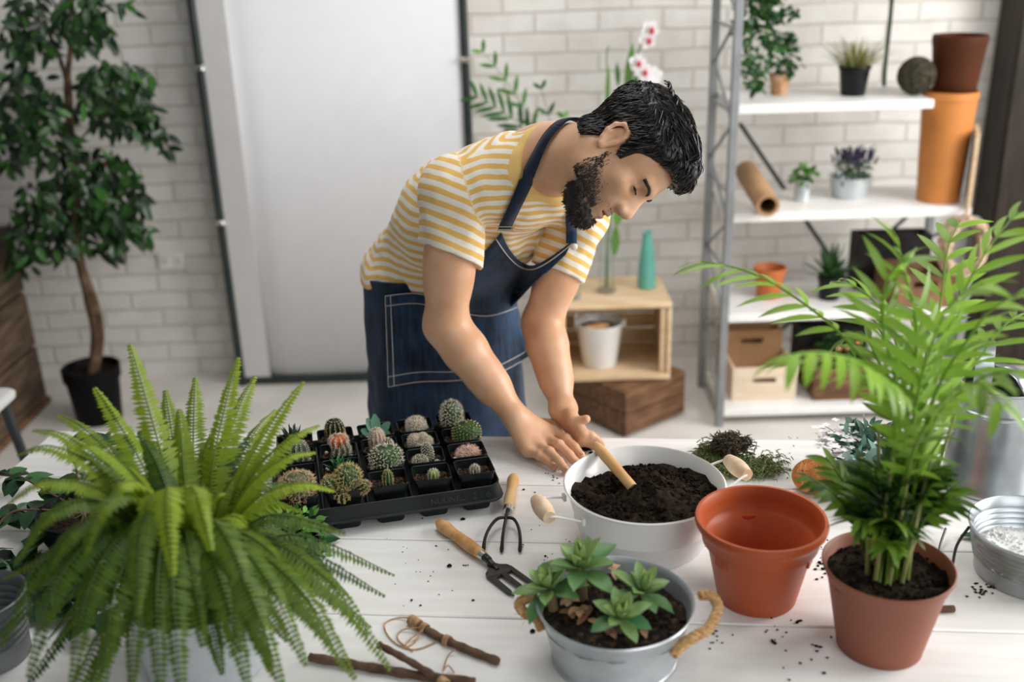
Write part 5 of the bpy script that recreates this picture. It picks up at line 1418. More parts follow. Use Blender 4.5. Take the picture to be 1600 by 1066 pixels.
# palm-leaf vase behind the man's shoulder
PV = np.array([aty(893, 460, CY0+.10)[0], CY0+.10, CT_])
pv = thing('leaf_vase', 'clear glass vase of feathery green leaves on the crate, mostly behind the man', 'vase', PV)
m = MB(); m.lathe([(.034, 0), (.036, .003), (.036, .14), (.034, .145), (.033, .14), (.032, .008), (0, .008)], 32); m.build('vase_wall', GLASS, pv)
L = lambda px, py, y=CY0+.10: aty(px, py, y)-PV
def feather(parent, pts, n, L_, w, m_, seed, taper=.3):
    P_ = catmull(pts, 10); r_ = random.Random(seed); m = MB(); m.tone = .3; m.tube(P_, [.003*(1-.7*i/len(P_)) for i in range(len(P_))], 5)
    for i in range(n):
        f = .25+.75*i/(n-1); k = int(f*(len(P_)-2)); t_ = nrm(P_[k+1]-P_[k]); sd = nrm(np.cross(t_, (0, -1, .15)))
        for s in (-1, 1):
            m.tone = r_.random(); m.leaf(P_[k], t_*.75+sd*s*.65+np.array([0, r_.gauss(0, .15), 0]), (0, -1, .2), L_*sin(pi*(.18+.75*(1-f)+.05)) , w, curl=.2, fold=.15)
    return m.build('frond', m_, parent)
feather(pv, [(0, 0, .02), L(880, 330), L(840, 215), L(800, 140), L(752, 78)], 10, .075, .016, LEAFM, 1)
feather(pv, [(.005, 0, .02), L(875, 330), L(845, 240), L(800, 185), L(742, 150)], 14, .105, .018, LEAFD, 2)
feather(pv, [(.0, .01, .02), L(885, 330), L(870, 240), L(858, 185), L(845, 136)], 5, .06, .016, LEAFD, 3)
feather(pv, [(.0, -.01, .02), L(888, 350), L(886, 260), L(884, 215), L(880, 182)], 4, .05, .018, LEAFM, 4)

# --- shelf unit
SX0, SX1, SY0, SY1 = .832, 1.765, 3.76, 4.16
SZ = [.070, .478, .880, 1.285]
def shelf_unit():
    t = thing('shelf_unit', 'grey metal shelf unit with white boards standing against the brick wall', 'shelf', (SX0, SY0, 0))
    w = SX1-SX0; d = SY1-SY0
    for x in (0, w):
        for y in (0, d):
            hh = 2.2 if x == 0 else (.845 if y == 0 else 1.46); m = MB(); m.box((x, y, hh/2), (.030, .030, hh), bev=.003); m.build('upright', GREYM, t)
        m = MB()
        tp = 2.15 if x == 0 else .84; zs = np.linspace(.10, tp, 12 if x == 0 else 5)
        for k in range(len(zs)-1):
            y0, y1 = ((.015, d-.015) if k % 2 == 0 else (d-.015, .015)); m.tube([(x, y0, zs[k]), (x, y1, zs[k+1])], .0065, 6)
        for z in np.linspace(.06, tp, 8 if x == 0 else 4): m.tube([(x, .015, z), (x, d-.015, z)], .006, 6)
        m.build('side_lattice', GREYM, t)
    for k, z in enumerate(SZ+[1.70]):
        xr = w-.016 if k != 3 else w-.205
        m = MB(); m.box(((.016+xr)/2, d/2, z-.016), (xr-.016, d-.004 if True else d, .032), bev=.003); m.build('shelf_board', SHELFW, t)
    m = MB()
    O_ = np.array([SX0, SY0, 0]); yb = SY1+.014
    m.tube([aty(1156, 193, yb)-O_, aty(1400, 552, yb)-O_], .009, 6); m.tube([aty(1462, 298, yb+.02)-O_, aty(1180, 552, yb+.02)-O_], .009, 6)
    m.build('cross_brace', DKGREYM, t)
shelf_unit()
def shelfpos(px, py, k, dy=0): p = atz(px, py, SZ[k]); return np.array([p[0], p[1]+dy, SZ[k]])
def bush(m, c, r, n, L_, w, r_, up=.4, squash=.8):
    for i in range(n):
        d = nrm((r_.gauss(0, 1), r_.gauss(0, 1), r_.gauss(0, 1)+up)); q = r_.random()**.5
        m.tone = r_.random(); p = np.array(c)+d*r*q*np.array([1, 1, squash])
        m.leaf(p, d+np.array([r_.gauss(0, .4), r_.gauss(0, .4), r_.gauss(0, .4)]), nrm((r_.gauss(0, .5), r_.gauss(0, .5), 1)), L_*r_.uniform(.7, 1.2), w*r_.uniform(.8, 1.1), curl=.4, n=3, fold=.2)
r_ = random.Random(21)
def cone_pot(t, Rt, Rb, H_, m, part='pot', n=36, rim=.004, sl=.012):
    b = MB(); b.lathe([(Rb, 0), (Rb+.002, .002), (Rt-rim, H_-sl), (Rt, H_-sl+.001), (Rt, H_), (Rt-.003, H_+.001), (Rt-.006, H_-.003), (Rb-.004, .006), (0, .006)], n); b.build(part, m, t)
# top shelf
p = shelfpos(1222, 150, 3, .05)
t = thing('potted_ivy', 'small terracotta pot of bushy dark ivy at the left end of the top shelf', 'potted plant', p)
cone_pot(t, .043, .028, .078, mat('old_terracotta', (.48, .22, .10), rough=.8, col2=(.62, .40, .24), scale=30)); soil(.038, .066, None, .002, 1, 30).build('soil', SOIL, t)
m = MB(); bush(m, (.012, 0, .135), .062, 110, .034, .022, r_, .4, 1.1); bush(m, (.0, 0, .20), .04, 50, .03, .02, r_); m.build('foliage', LEAFD, t)
p = shelfpos(1336, 150, 3, .03)
t = thing('potted_grass', 'tuft of yellow-tipped grass in a black pot on the top shelf', 'potted plant', p)
cone_pot(t, .060, .043, .108, BLACKP2); soil(.053, .095, None, .002, 2, 30).build('soil', SOIL, t)
m = MB()
for i in range(130):
    a = r_.uniform(0, 6.28); q = .045*sqrt(r_.random()); el = 1.45-.65*q/.045+r_.gauss(0, .12); m.tone = r_.random()
    m.leaf((q*cos(a), q*sin(a), .095), (cos(a)*cos(el), sin(a)*cos(el), sin(el)), (-cos(a)*sin(el), -sin(a)*sin(el), cos(el)), r_.uniform(.10, .155), .005, curl=.35, n=4, fold=.3, shape=.3)
m.build('grass', leafmat('grass_blade', (.05, .12, .03), (.42, .36, .12), rough=.5, trans=.3), t)
p = shelfpos(1432, 150, 3, .02); 
t = thing('moss_ball', 'round dark woven twig ball on the right end of the top shelf', 'decorative ball', p)
m = MB(); R = .071
m.ball((0, 0, R), R*.90, 20, 12, jit=.02)
for i in range(130):
    ax = nrm((r_.gauss(0, 1), r_.gauss(0, 1), r_.gauss(0, 1))); u = nrm(np.cross(ax, (.3, .5, .8))); v = np.cross(ax, u); a0 = r_.uniform(0, 6.28); off = r_.uniform(-.5, .5); m.tone = r_.random()
    m.tube([np.array([0, 0, R])+R*.96*(ax*off+sqrt(1-off*off)*(cos(a)*u+sin(a)*v)) for a in np.linspace(a0, a0+1.6, 8)], .0022, 4)
m.build('weave', leafmat('twig_weave', (.008, .008, .004), (.11, .095, .055), rough=.9, trans=0), t)
# trailing plant from above
hp = aty(1190, 5, 3.9)
t = thing('trailing_plant', 'leafy green plant trailing down past the top shelf from a higher board', 'plant', (hp[0], 3.90, 1.70))
L = lambda px, py, y=3.9: aty(px, py, y)-np.array([hp[0], 3.90, 1.70])
m = MB(); sm = MB(); m.box
for (pts) in ([(1175, -10), (1160, 40), (1172, 90), (1180, 120), (1183, 134)], [(1200, -10), (1195, 50), (1190, 95), (1186, 118)], [(1205, -10), (1225, 15), (1240, 22)], [(1170, -10), (1155, 30), (1163, 75), (1163, 128)], [(1190, -20), (1180, 20), (1200, 60), (1215, 75)], [(1180, -10), (1170, 30), (1165, 50)], [(1190, -10), (1185, 30), (1178, 60)], [(1210, -10), (1205, 20), (1215, 30)]):
    q = catmull([L(px, py, 3.88+r_.uniform(-.06, .06)) for px, py in pts], 8); sm.tube(q, .0018, 5)
    for p in q:
        for k in range(2):
            m.tone = r_.random(); m.leaf(p+np.array([r_.gauss(0, .018), r_.gauss(0, .015), r_.gauss(0, .01)]), (r_.gauss(0, 1), r_.gauss(0, .8)-.3, -.5+r_.gauss(0, .4)), (0, -.6, .8), r_.uniform(.026, .038), .019, curl=.4, n=3)
m.build('foliage', LEAFD, t); sm.build('stem', STEM, t)
pt = MB(); pt.lathe([(.055, 0), (.075, .11), (.078, .12), (.070, .12), (.05, .01), (0, .01)], 28, c=(0, .05, .002)); pt.build('pot', BLACKP2, t)
# strap hanging in front of the wall
a, b_ = aty(1377, -60, 4.2), aty(1381, 138, 4.2)
t = thing('hanging_cord', 'dark green cord hanging down behind the top shelf', 'cord', (b_[0], 4.2, b_[2]))
m = MB(); m.tube(catmull([(0, 0, 0), (-.004, 0, .1), (-.002, 0, .25), (-.006, 0, a[2]-b_[2])], 6), .0085, 8); m.build('cord', mat('green_cord', (.02, .05, .03), rough=.7), t)
# second shelf
q0 = aty(1199, 336, 3.69); q1 = aty(1166, 268, 4.08); q0[2] = max(q0[2], SZ[2]+.048)
t = thing('paper_roll', 'roll of brown kraft paper on the second shelf, its open end sticking out', 'paper roll', q0)
dv = Vector(q1-q0); M = dv.to_track_quat('Z', 'X').to_matrix(); R = .044; Lr = dv.length
m = MB(); m.lathe([(R-.013, 0), (R-.002, 0), (R, .004), (R, Lr), (R-.013, Lr)], 36, M=M, closed=True); m.build('paper', KRAFT, t)
m = MB(); m.lathe([(R-.016, .006), (R-.0132, .006), (R-.0132, Lr-.006), (R-.016, Lr-.006)], 30, M=M, closed=True); m.build('cardboard_tube', mat('tube_board', (.16, .085, .04), rough=.85), t)
p = shelfpos(1256, 316, 2, .03)
t = thing('potted_herb', 'little zinc pot of bright green herb on the second shelf', 'potted plant', p)
cone_pot(t, .034, .030, .082, ZINC); m = MB(); bush(m, (0, 0, .10), .048, 90, .026, .020, r_, .5, .6); m.build('foliage', LEAFM, t)
p = shelfpos(1331, 311, 2, .04)
t = thing('lavender_pot', 'zinc bowl of purple-topped lavender on the second shelf', 'potted plant', p)
b = MB(); b.lathe([(.060, 0), (.063, .003), (.076, .078), (.080, .081), (.080, .085), (.077, .085), (.060, .006), (0, .006)], 40, sx=1.04); b.build('bowl', ZINC, t)
m = MB(); bush(m, (0, 0, .10), .068, 150, .034, .012, r_, .7, .7); m.build('foliage', LEAFD, t)
m = MB(); 
for i in range(60):
    a = r_.uniform(0, 6.28); q = r_.uniform(.01, .09); h = .165-.25*q+r_.uniform(-.01, .02); m.tone = r_.random()
    c = np.array([q*cos(a), q*sin(a), h]); m.tube([c, c+np.array([cos(a)*.012, sin(a)*.012, .028])], [.0055, .003], 6)
m.build('flower_spikes', mat('lavender', (.022, .022, .045), rough=.8, col2=(.06, .05, .11), scale=80), t)
p = shelfpos(1468, 314, 2, .02)
t = thing('tall_vase', 'tall orange cylindrical pot standing on the second shelf', 'vase', p)
H_ = 1.297-SZ[2]
b = MB(); b.lathe([(.076, 0), (.079, .003), (.0985, H_-.03), (.102, H_-.028), (.102, H_-.002), (.099, H_), (.095, H_-.004), (.072, .01), (0, .01)], 48)
b.build('vase_wall', mat('orange_clay', (.60, .225, .055), rough=.5, var=.08, scale=4), t)
tz_ = SZ[2]+H_
b = thing('plant_pot', 'dark brown plant pot stacked on top of the tall orange vase', 'plant pot', (p[0]+.012, p[1], tz_+.0005), 0)
m = MB(); m.lathe([(.074, 0), (.077, .003), (.095, .165), (.0975, .170), (.0975, .198), (.095, .20), (.091, .197), (.071, .008), (0, .008)], 48); m.build('pot_wall', mat('brown_clay', (.080, .024, .009), rough=.6, spec=.2, var=.12, scale=5), b)
# blackboard leaning at the right end
bb = aty(1515, 305, 3.84)
t = thing('blackboard', 'small wood-framed blackboard standing upright at the right end of the second shelf', 'blackboard', (bb[0], 3.85, SZ[2]), 0, rot=(0, 0, radians(68)))
m = MB(); m.box((0, .0, .14), (.20, .008, .25)); m.build('slate', mat('slate', (.03, .04, .045), rough=.6), t)
for (cx, cz, sx, sz) in ((-.105, .14, .018, .28), (.105, .14, .018, .28), (0, .009, .21, .018), (0, .271, .21, .018)):
    m = MB(); m.box((cx, 0, cz), (sx, .016, sz), bev=.002); m.build('frame_rail', PINE, t)
# third shelf
p = shelfpos(1206, 470, 1, .06)
t = thing('plant_pot', 'orange clay pot standing empty on the third shelf', 'plant pot', p); cone_pot(t, .066, .046, .125, mat('orange_plastic', (.58, .17, .045), rough=.5, var=.06), 'pot_wall', rim=.006, sl=.02)
p = shelfpos(1298, 470, 1, .03)
t = thing('potted_spike_plant', 'dark green pointed plant in a black pot on the third shelf', 'potted plant', p); cone_pot(t, .050, .038, .098, BLACKP2, rim=.004, sl=.02); soil(.045, .085, None, .002, 9, 20).build('soil', SOIL, t)
m = MB()
for i in range(26):
    a = i*2.4; el = 1.45-.04*i; m.tone = r_.random()*.7; m.leaf((.012*cos(a), .012*sin(a), .085), (cos(a)*cos(el), sin(a)*cos(el), sin(el)), (-cos(a)*sin(el), -sin(a)*sin(el), cos(el)), r_.uniform(.10, .16), .022, curl=.25, n=4, fold=.35, shape=.3)
m.build('foliage', LEAFD, t)
def box_open(t, w, d, h, m, th=.012, slot=None, part='panel'):
    for s in (-1, 1):
        b = MB(); b.box((s*(w/2-th/2), 0, h/2), (th, d, h), bev=.002); b.build('end_panel', m, t)
    b = MB(); b.box((0, d/2-th/2, h/2), (w-2*th, th, h), bev=.002); b.build('back_panel', m, t)
    b = MB(); b.box((0, 0, th/2), (w-2*th, d-2*th, th)); b.build('bottom_panel', m, t)
    b = MB()
    if slot:
        sw, sz, sh = slot
        b.box((0, -d/2+th/2, (sz-sh/2)/2), (w-2*th, th, sz-sh/2), bev=.001); b.box((0, -d/2+th/2, (h+sz+sh/2)/2), (w-2*th, th, h-sz-sh/2), bev=.001)
        for s in (-1, 1): b.box((s*(w/2-th+sw/2)/2, -d/2+th/2, sz), (w/2-th-sw/2, th, sh))
    else: b.box((0, -d/2+th/2, h/2), (w-2*th, th, h), bev=.002)
    b.build('front_panel', m, t)
p = shelfpos(1440, 480, 1, .10)
t = thing('storage_box', 'brown wooden box with a hand slot in front on the third shelf', 'box', p); box_open(t, .24, .22, .135, mat('brown_box_wood', (.24, .125, .065), rough=.7, var=.15, scale=8), slot=(.09, .095, .024))
t = thing('storage_box', 'tall black box standing behind the brown slotted box on the third shelf', 'box', (p[0]-.035, 4.085, SZ[1])); box_open(t, .30, .11, .225, mat('black_board', (.016, .013, .012), rough=.7, var=.2))
# coil of rope hanging on the upright
c = aty(1503, 385, 3.70)
t = thing('rope_coil', 'thick pale brown rope coiled and hung below the second shelf', 'rope', (c[0]+.03, 3.70, c[2]))
m = MB(); r2 = random.Random(3)
for k in range(16):
    a0 = r2.uniform(0, .6); m.tube([((.060+.026*r2.random())*cos(a)+.01*k/9-.03, .012*sin(3*a+k)-.006*(k % 8)+.03, (.085+.03*r2.random())*sin(a)) for a in np.linspace(0, 2*pi, 24)], .0085, 8)
m.tube(catmull([(-.03, .0, .085), (-.025, .012, .12), (-.01, .035, .15)], 5), .007, 8)
m.build('rope', mat('pale_rope', (.42, .30, .20), rough=.9, col2=(.58, .44, .32), scale=90, bump=.4, bscale=200), t)
# bottom shelf
p = shelfpos(1194, 628, 0, .13)
t = thing('storage_box', 'pale pine storage box with a hand slot on the bottom shelf', 'box', p); box_open(t, .265, .23, .145, mat('pale_pine', (.70, .56, .41), rough=.6, col2=(.78, .65, .50), scale=5, stretch=(1.5, 9, 9)), slot=(.095, .088, .024))
l_ = MB(); l_.box((0, 0, .139), (.255, .24, .010), bev=.001)
p2 = shelfpos(1186, 622, 0, .0)
t = thing('storage_box', 'brown cardboard box with a hand slot behind the pale pine box', 'box', (p[0]-.010, 4.095, SZ[0])); box_open(t, .255, .10, .232, mat('cardboard', (.45, .255, .125), rough=.8, var=.1, scale=6), slot=(.09, .185, .024), th=.008)
p = shelfpos(1312, 628, 0, .13)
t = thing('storage_box', 'dark brown wooden crate on the bottom shelf right of the pine box', 'crate', (p[0]+.02, p[1], SZ[0])); box_open(t, .25, .23, .14, DARKW)
t = thing('storage_box', 'black box behind the dark brown crate on the bottom shelf', 'box', (p[0]+.03, 4.095, SZ[0])); box_open(t, .30, .10, .235, MATS['black_board'])
t = thing('flowering_plant', 'leafy plant with small orange blooms standing in the dark crate on the bottom shelf', 'potted plant', (p[0]+.045, p[1]-.01, SZ[0]+.013))
cone_pot(t, .060, .045, .10, BLACKP2); m = MB(); bush(m, (0, 0, .16), .085, 140, .045, .026, r_, .5, .8); m.build('foliage', LEAFD, t)
for (x, y, z) in ((-.05, -.06, .20), (-.015, -.07, .205), (.03, -.05, .215), (.0, -.02, .235)):
    b = MB(); b.ball((x, y, z), (.013, .012, .011), 8, 6, jit=.2); b.build('bloom', mat('orange_bloom', (.70, .32, .14), rough=.7, var=.2), t)
# ---------------------------------------------------------------- plants
# --- ficus tree in a black pot
def ficus():
    c = atz(160, 640, 0); C0 = np.array([-1.785, 4.02, 0])
    t = thing('ficus_tree', 'tall dark-leaved ficus tree in a black pot by the brick wall', 'tree', C0)
    b = MB(); b.lathe([(.088, 0), (.092, .004), (.108, .19), (.117, .195), (.119, .245), (.114, .247), (.110, .24), (.085, .01), (0, .01)], 40); b.build('pot', mat('matte_black_pot', (.004, .004, .0045), rough=.6, spec=.15), t)
    soil(.108, .215, None, .004, 7, 40, (.003, .006)).build('soil', SOIL, t)
    L = lambda px, py, y=4.02: aty(px, py, y)-C0
    BK = mat('ficus_bark', (.07, .040, .022), rough=.85, col2=(.16, .10, .06), scale=20, bump=.4, bscale=40)
    m = MB(); base = np.array([0, 0, .20])
    m.tube(catmull([base, L(150, 520), L(137, 460), L(122, 390), L(118, 300), L(110, 200), L(106, 120), L(112, 60), L(110, -40)], 6), [.022]*12+[.019]*12+[.016]*12+[.011]*13, 10)
    m.tube(catmull([base+np.array([.012, .01, 0]), L(158, 520), L(148, 470), L(124, 400), L(116, 320), L(118, 240)], 6), .014, 9)
    m.tube(catmull([L(104, 130), L(94, 90), L(80, 60), L(60, 0)], 6), .008, 7)
    for p in ([(116, 230), (150, 190), (180, 160)], [(112, 220), (70, 190), (30, 180)], [(118, 330), (160, 320), (200, 300)], [(118, 330), (80, 330), (50, 350)], [(175, 170), (215, 185), (245, 195), (266, 235)], [(115, 260), (150, 250), (180, 270)]):
        m.tube(catmull([L(*q, 4.02+.05*i*(1 if p[1][0] % 2 else -1)) for i, q in enumerate(p)], 5), .0045, 6)
    m.build('trunk', BK, t)
    FL = leafmat('ficus_leaf', (.002, .009, .003), (.045, .17, .022), rough=.30, trans=.12, spec=.5)
    r_ = random.Random(31)
    for gi, cl in enumerate([[(85, 25, 75, 60, 120), (130, 15, 40, 35, 50), (40, 50, 45, 35, 50), (190, 5, 15, 15, 8), (140, 55, 40, 18, 20)],
                   [(180, 135, 55, 42, 110), (195, 170, 45, 40, 80), (150, 150, 30, 50, 35), (236, 195, 25, 20, 14), (258, 222, 8, 24, 9), (215, 120, 25, 25, 25)],
                   [(35, 130, 40, 40, 50), (20, 185, 45, 40, 70), (70, 170, 40, 30, 40), (30, 235, 40, 35, 50), (85, 215, 30, 40, 40)],
                   [(150, 270, 60, 40, 110), (180, 310, 50, 45, 120), (110, 310, 55, 40, 90), (200, 365, 35, 25, 40), (160, 350, 50, 40, 70), (175, 385, 22, 20, 20)],
                   [(60, 330, 45, 50, 70), (40, 385, 30, 40, 45), (95, 370, 35, 35, 40), (25, 410, 22, 20, 18)]]):
        m = MB()
        for (px, py, rx, ry, n) in cl:
            for k in range(int(n*1.15)):
                a = r_.uniform(0, 6.28); q = sqrt(r_.random()); dy = r_.gauss(0, .14)
                p = L(px+rx*q*cos(a), py+ry*q*sin(a), 4.02+max(-.34, min(.30, dy)))
                m.tone = min(1, max(0, abs(r_.gauss(.12, .30)))); d = nrm((r_.gauss(0, .7), r_.gauss(-.2, .6), -.75+r_.gauss(0, .45)))
                m.leaf(p, d, nrm((r_.gauss(0, .5), -.7, .5+r_.gauss(0, .4))), r_.uniform(.05, .08), r_.uniform(.022, .032), curl=.35, n=4, fold=.2, shape=.38)
        m.build('foliage', FL, t)
ficus()

# --- Boston fern in the foreground
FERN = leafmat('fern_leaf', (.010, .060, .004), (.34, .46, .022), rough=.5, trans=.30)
def fern():
    C0 = np.array([-.50, 1.345, TZ]); t = thing('fern', 'large bright green fern in a pale bucket at the near left of the table', 'fern', C0)
    b = MB(); b.lathe([(.088, 0), (.092, .003), (.092, .008), (.108, .135), (.112, .138), (.112, .143), (.108, .144), (.105, .138), (.088, .008), (0, .008)], 48); b.build('bucket', mat('pale_zinc', (.62, .66, .70), rough=.35, metal=.6, var=.08), t)
    soil(.100, .125, None, .004, 8, 50).build('soil', SOIL, t)
    r_ = random.Random(17); crown = np.array([0, 0, .15])
    def frond(pts, W=.034, n=50, tone=.5):
        P_ = catmull(pts, 12); Ls = np.concatenate([[0], np.cumsum(np.linalg.norm(np.diff(P_, axis=0), axis=1))]); T = Ls[-1]
        m = MB(); m.tone = tone*.6; m.tube(P_, [.0022*(1-.75*i/len(P_)) for i in range(len(P_))], 4)
        for k in range(n):
            f = .14+.86*(k+.5)/n; s_ = f*T; i = min(len(P_)-2, np.searchsorted(Ls, s_)-1); i = max(i, 0)
            p = P_[i]+(P_[i+1]-P_[i])*((s_-Ls[i])/max(1e-6, Ls[i+1]-Ls[i])); td = nrm(P_[min(i+1, len(P_)-1)]-P_[i])
            up = np.array([0, 0, 1.0]); sd = np.cross(td, up)
            if np.linalg.norm(sd) < .25:
                o_ = nrm(p*np.array([1, 1, 0])+1e-4); sd = np.cross(td, np.cross(td, np.cross(o_, (0, 0, 1)))); sd = np.cross(o_, (0, 0, 1))*1.0
            sd = nrm(sd); nn = nrm(np.cross(sd, td))
            wl = W*min(1, (f-.08)*5)*(1-f**2.6*.86)
            for s in (-1, 1):
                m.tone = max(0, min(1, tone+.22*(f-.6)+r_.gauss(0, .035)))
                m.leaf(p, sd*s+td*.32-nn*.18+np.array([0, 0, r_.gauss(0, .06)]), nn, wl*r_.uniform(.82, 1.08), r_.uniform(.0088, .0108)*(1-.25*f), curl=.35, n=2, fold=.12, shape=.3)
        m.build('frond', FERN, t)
    def to(px, py, y, lift, tone=.5, W=.034, n=50):
        tip = aty(px, py, y)-C0; h = tip-crown; ln = np.linalg.norm(h)
        a = np.array([h[0], h[1], 0]); st = crown+nrm(a+1e-5)*r_.uniform(.01, .045)
        mid = crown+h*.42+np.array([0, 0, lift*ln]); m2 = crown+h*.76+np.array([0, 0, lift*ln*.78])
        frond([st, mid, m2, tip], W, n, tone)
    T = [(203, 538, 1.52, .05, .62), (148, 606, 1.46, .10, .55), (258, 610, 1.55, .06, .45), (305, 590, 1.60, .06, .5), (372, 558, 1.55, .06, .68), (398, 588, 1.60, .10, .6), (474, 596, 1.52, .08, .72), (92, 648, 1.44, .16, .55), (52, 672, 1.40, .2, .6), (28, 710, 1.36, .26, .6),
         (430, 640, 1.60, .12, .62), (498, 664, 1.48, .16, .68), (522, 766, 1.36, .24, .8), (492, 706, 1.42, .2, .75), (470, 800, 1.50, .3, .5), (12, 786, 1.26, .30, .55), (45, 840, 1.20, .34, .45), (22, 880, 1.16, .38, .35), (65, 770, 1.34, .3, .5), (118, 700, 1.30, .25, .55),
         (612, 1046, 1.22, .38, .45), (556, 1062, 1.16, .36, .4), (520, 1010, 1.26, .36, .45), (575, 990, 1.30, .34, .5), (480, 1040, 1.14, .42, .35), (0, 1010, 1.10, .42, .2), (42, 1060, 1.06, .45, .2), (110, 1070, 1.06, .48, .22), (160, 1080, 1.07, .5, .25), (205, 1075, 1.09, .52, .28),
         (250, 1085, 1.08, .55, .3), (285, 1092, 1.08, .55, .32), (318, 1010, 1.13, .55, .35), (390, 1078, 1.10, .5, .32), (425, 1050, 1.15, .5, .35), (445, 1085, 1.10, .45, .3), (350, 960, 1.18, .5, .6), (140, 960, 1.14, .5, .3), (80, 960, 1.14, .45, .25),
         (240, 690, 1.48, .12, .5), (180, 720, 1.40, .2, .55), (330, 680, 1.50, .12, .55), (280, 640, 1.5, .08, .5), (400, 720, 1.48, .2, .6), (440, 880, 1.30, .42, .5), (395, 830, 1.32, .4, .75), (470, 930, 1.24, .42, .5), (225, 850, 1.18, .45, .75), (170, 800, 1.22, .4, .7), (130, 870, 1.16, .45, .55), (300, 800, 1.22, .38, .7), (350, 770, 1.36, .25, .6), (60, 920, 1.14, .4, .3), (545, 930, 1.34, .36, .45), (330, 860, 1.16, .45, .6), (270, 900, 1.12, .5, .7), (400, 960, 1.16, .5, .4), (215, 960, 1.10, .5, .35)]
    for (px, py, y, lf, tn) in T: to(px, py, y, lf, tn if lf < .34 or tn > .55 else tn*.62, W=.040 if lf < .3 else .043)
    for k in range(40):
        a = r_.uniform(0, 6.28); el = r_.uniform(.0, 1.1); ln = r_.uniform(.20, .32); d = np.array([cos(a)*cos(el), sin(a)*cos(el), sin(el)])
        tip = crown+d*ln-np.array([0, 0, .10*cos(el)]); frond([crown+d*.015, crown+d*ln*.5+np.array([0, 0, .03]), tip], .034, 40, r_.uniform(.0, .35))
fern()

# --- glossy vine with dark pointed leaves, behind and under the fern
VINE = leafmat('vine_leaf', (.004, .018, .008), (.030, .13, .030), rough=.28, trans=.10, spec=.5)
def vine():
    C0 = np.array([-.80, 1.66, TZ]); t = thing('trailing_vine', 'dark glossy-leaved vine with brown stems spread on the table behind the fern', 'plant', C0)
    r_ = random.Random(9); L = lambda px, py, z: atz(px, py, TZ+z)-C0
    b = MB(); b.lathe([(.062, 0), (.065, .003), (.080, .10), (.083, .104), (.080, .105), (.062, .008), (0, .008)], 32); b.build('pot', BLACKP2, t); soil(.072, .09, None, .003, 3, 20).build('soil', SOIL, t)
    o = np.array([0, 0, .095]); ST = mat('vine_stem', (.17, .09, .06), rough=.7, var=.25)
    runs = [[o, L(60, 760, .10), L(20, 742, .06), L(-30, 745, .04)], [o, L(90, 770, .09), L(50, 800, .05), L(5, 810, .02)], [o, L(60, 850, .06), L(62, 900, .02), L(20, 870, .01)], [o, L(120, 690, .12), L(190, 685, .08), L(205, 700, .05)], [o, L(20, 800, .1), L(-20, 860, .05), L(-40, 900, .02)],
            [o, L(250, 740, .12), L(380, 830, .05), L(450, 850, .02), L(490, 845, .012)], [o, L(300, 800, .08), L(420, 860, .03), L(450, 872, .01)], [o, L(350, 750, .10), L(420, 800, .06), L(470, 815, .03)], [o, L(100, 900, .05), L(80, 930, .02), L(75, 960, .01)], [o, L(150, 890, .06), L(125, 930, .03), L(150, 975, .02)]]
    m = MB(); sm = MB()
    for q in runs:
        P_ = catmull(q, 10)
        for p in P_: p[2] = max(p[2], .004)
        sm.tube(P_, .0022, 5)
        for i in range(5, len(P_), 2):
            for k in range(2):
                m.tone = r_.random(); a = r_.uniform(0, 6.28); p = P_[i]; dz = -.15 if p[2] > .03 else .12
                m.leaf(p, (cos(a), sin(a), dz+r_.uniform(-.1, .2)), (r_.gauss(0, .2), r_.gauss(-.1, .2), 1), r_.uniform(.045, .07), r_.uniform(.026, .036), curl=.35, fold=.2, shape=.35)
    for (px, py, a) in ((478, 852, -.1), (452, 862, -1.2), (468, 866, -.9), (440, 870, -1.9), (505, 838, .2)):
        m.tone = .5; p = L(px-18, py-8, .014); m.leaf(p, (cos(a), sin(a), .05), (0, 0, 1), .050, .030, curl=.3, fold=.2, shape=.4)
    for i, v in enumerate(m.v): m.v[i] = (v[0], v[1], max(v[2], .0015))
    m.build('leaves', VINE, t); sm.build('stems', ST, t)
vine()
# --- small-leaved bushy plant between fern and tray
def bushy():
    C0 = np.array([-.40, 1.60, TZ])
    t = thing('creeping_plant', 'small-leaved green creeping plant at the tray corner beside the fern', 'potted plant', C0)
    b = MB(); b.lathe([(.032, 0), (.034, .002), (.042, .055), (.044, .057), (.040, .058), (.032, .006), (0, .006)], 28); b.build('pot', BLACKP2, t)
    m = MB(); r_ = random.Random(14); bush(m, (0, 0, .075), .055, 150, .018, .013, r_, .4, .7); bush(m, (.03, -.04, .05), .035, 60, .016, .012, r_, .3, .7); m.build('foliage', LEAFM, t)
bushy()

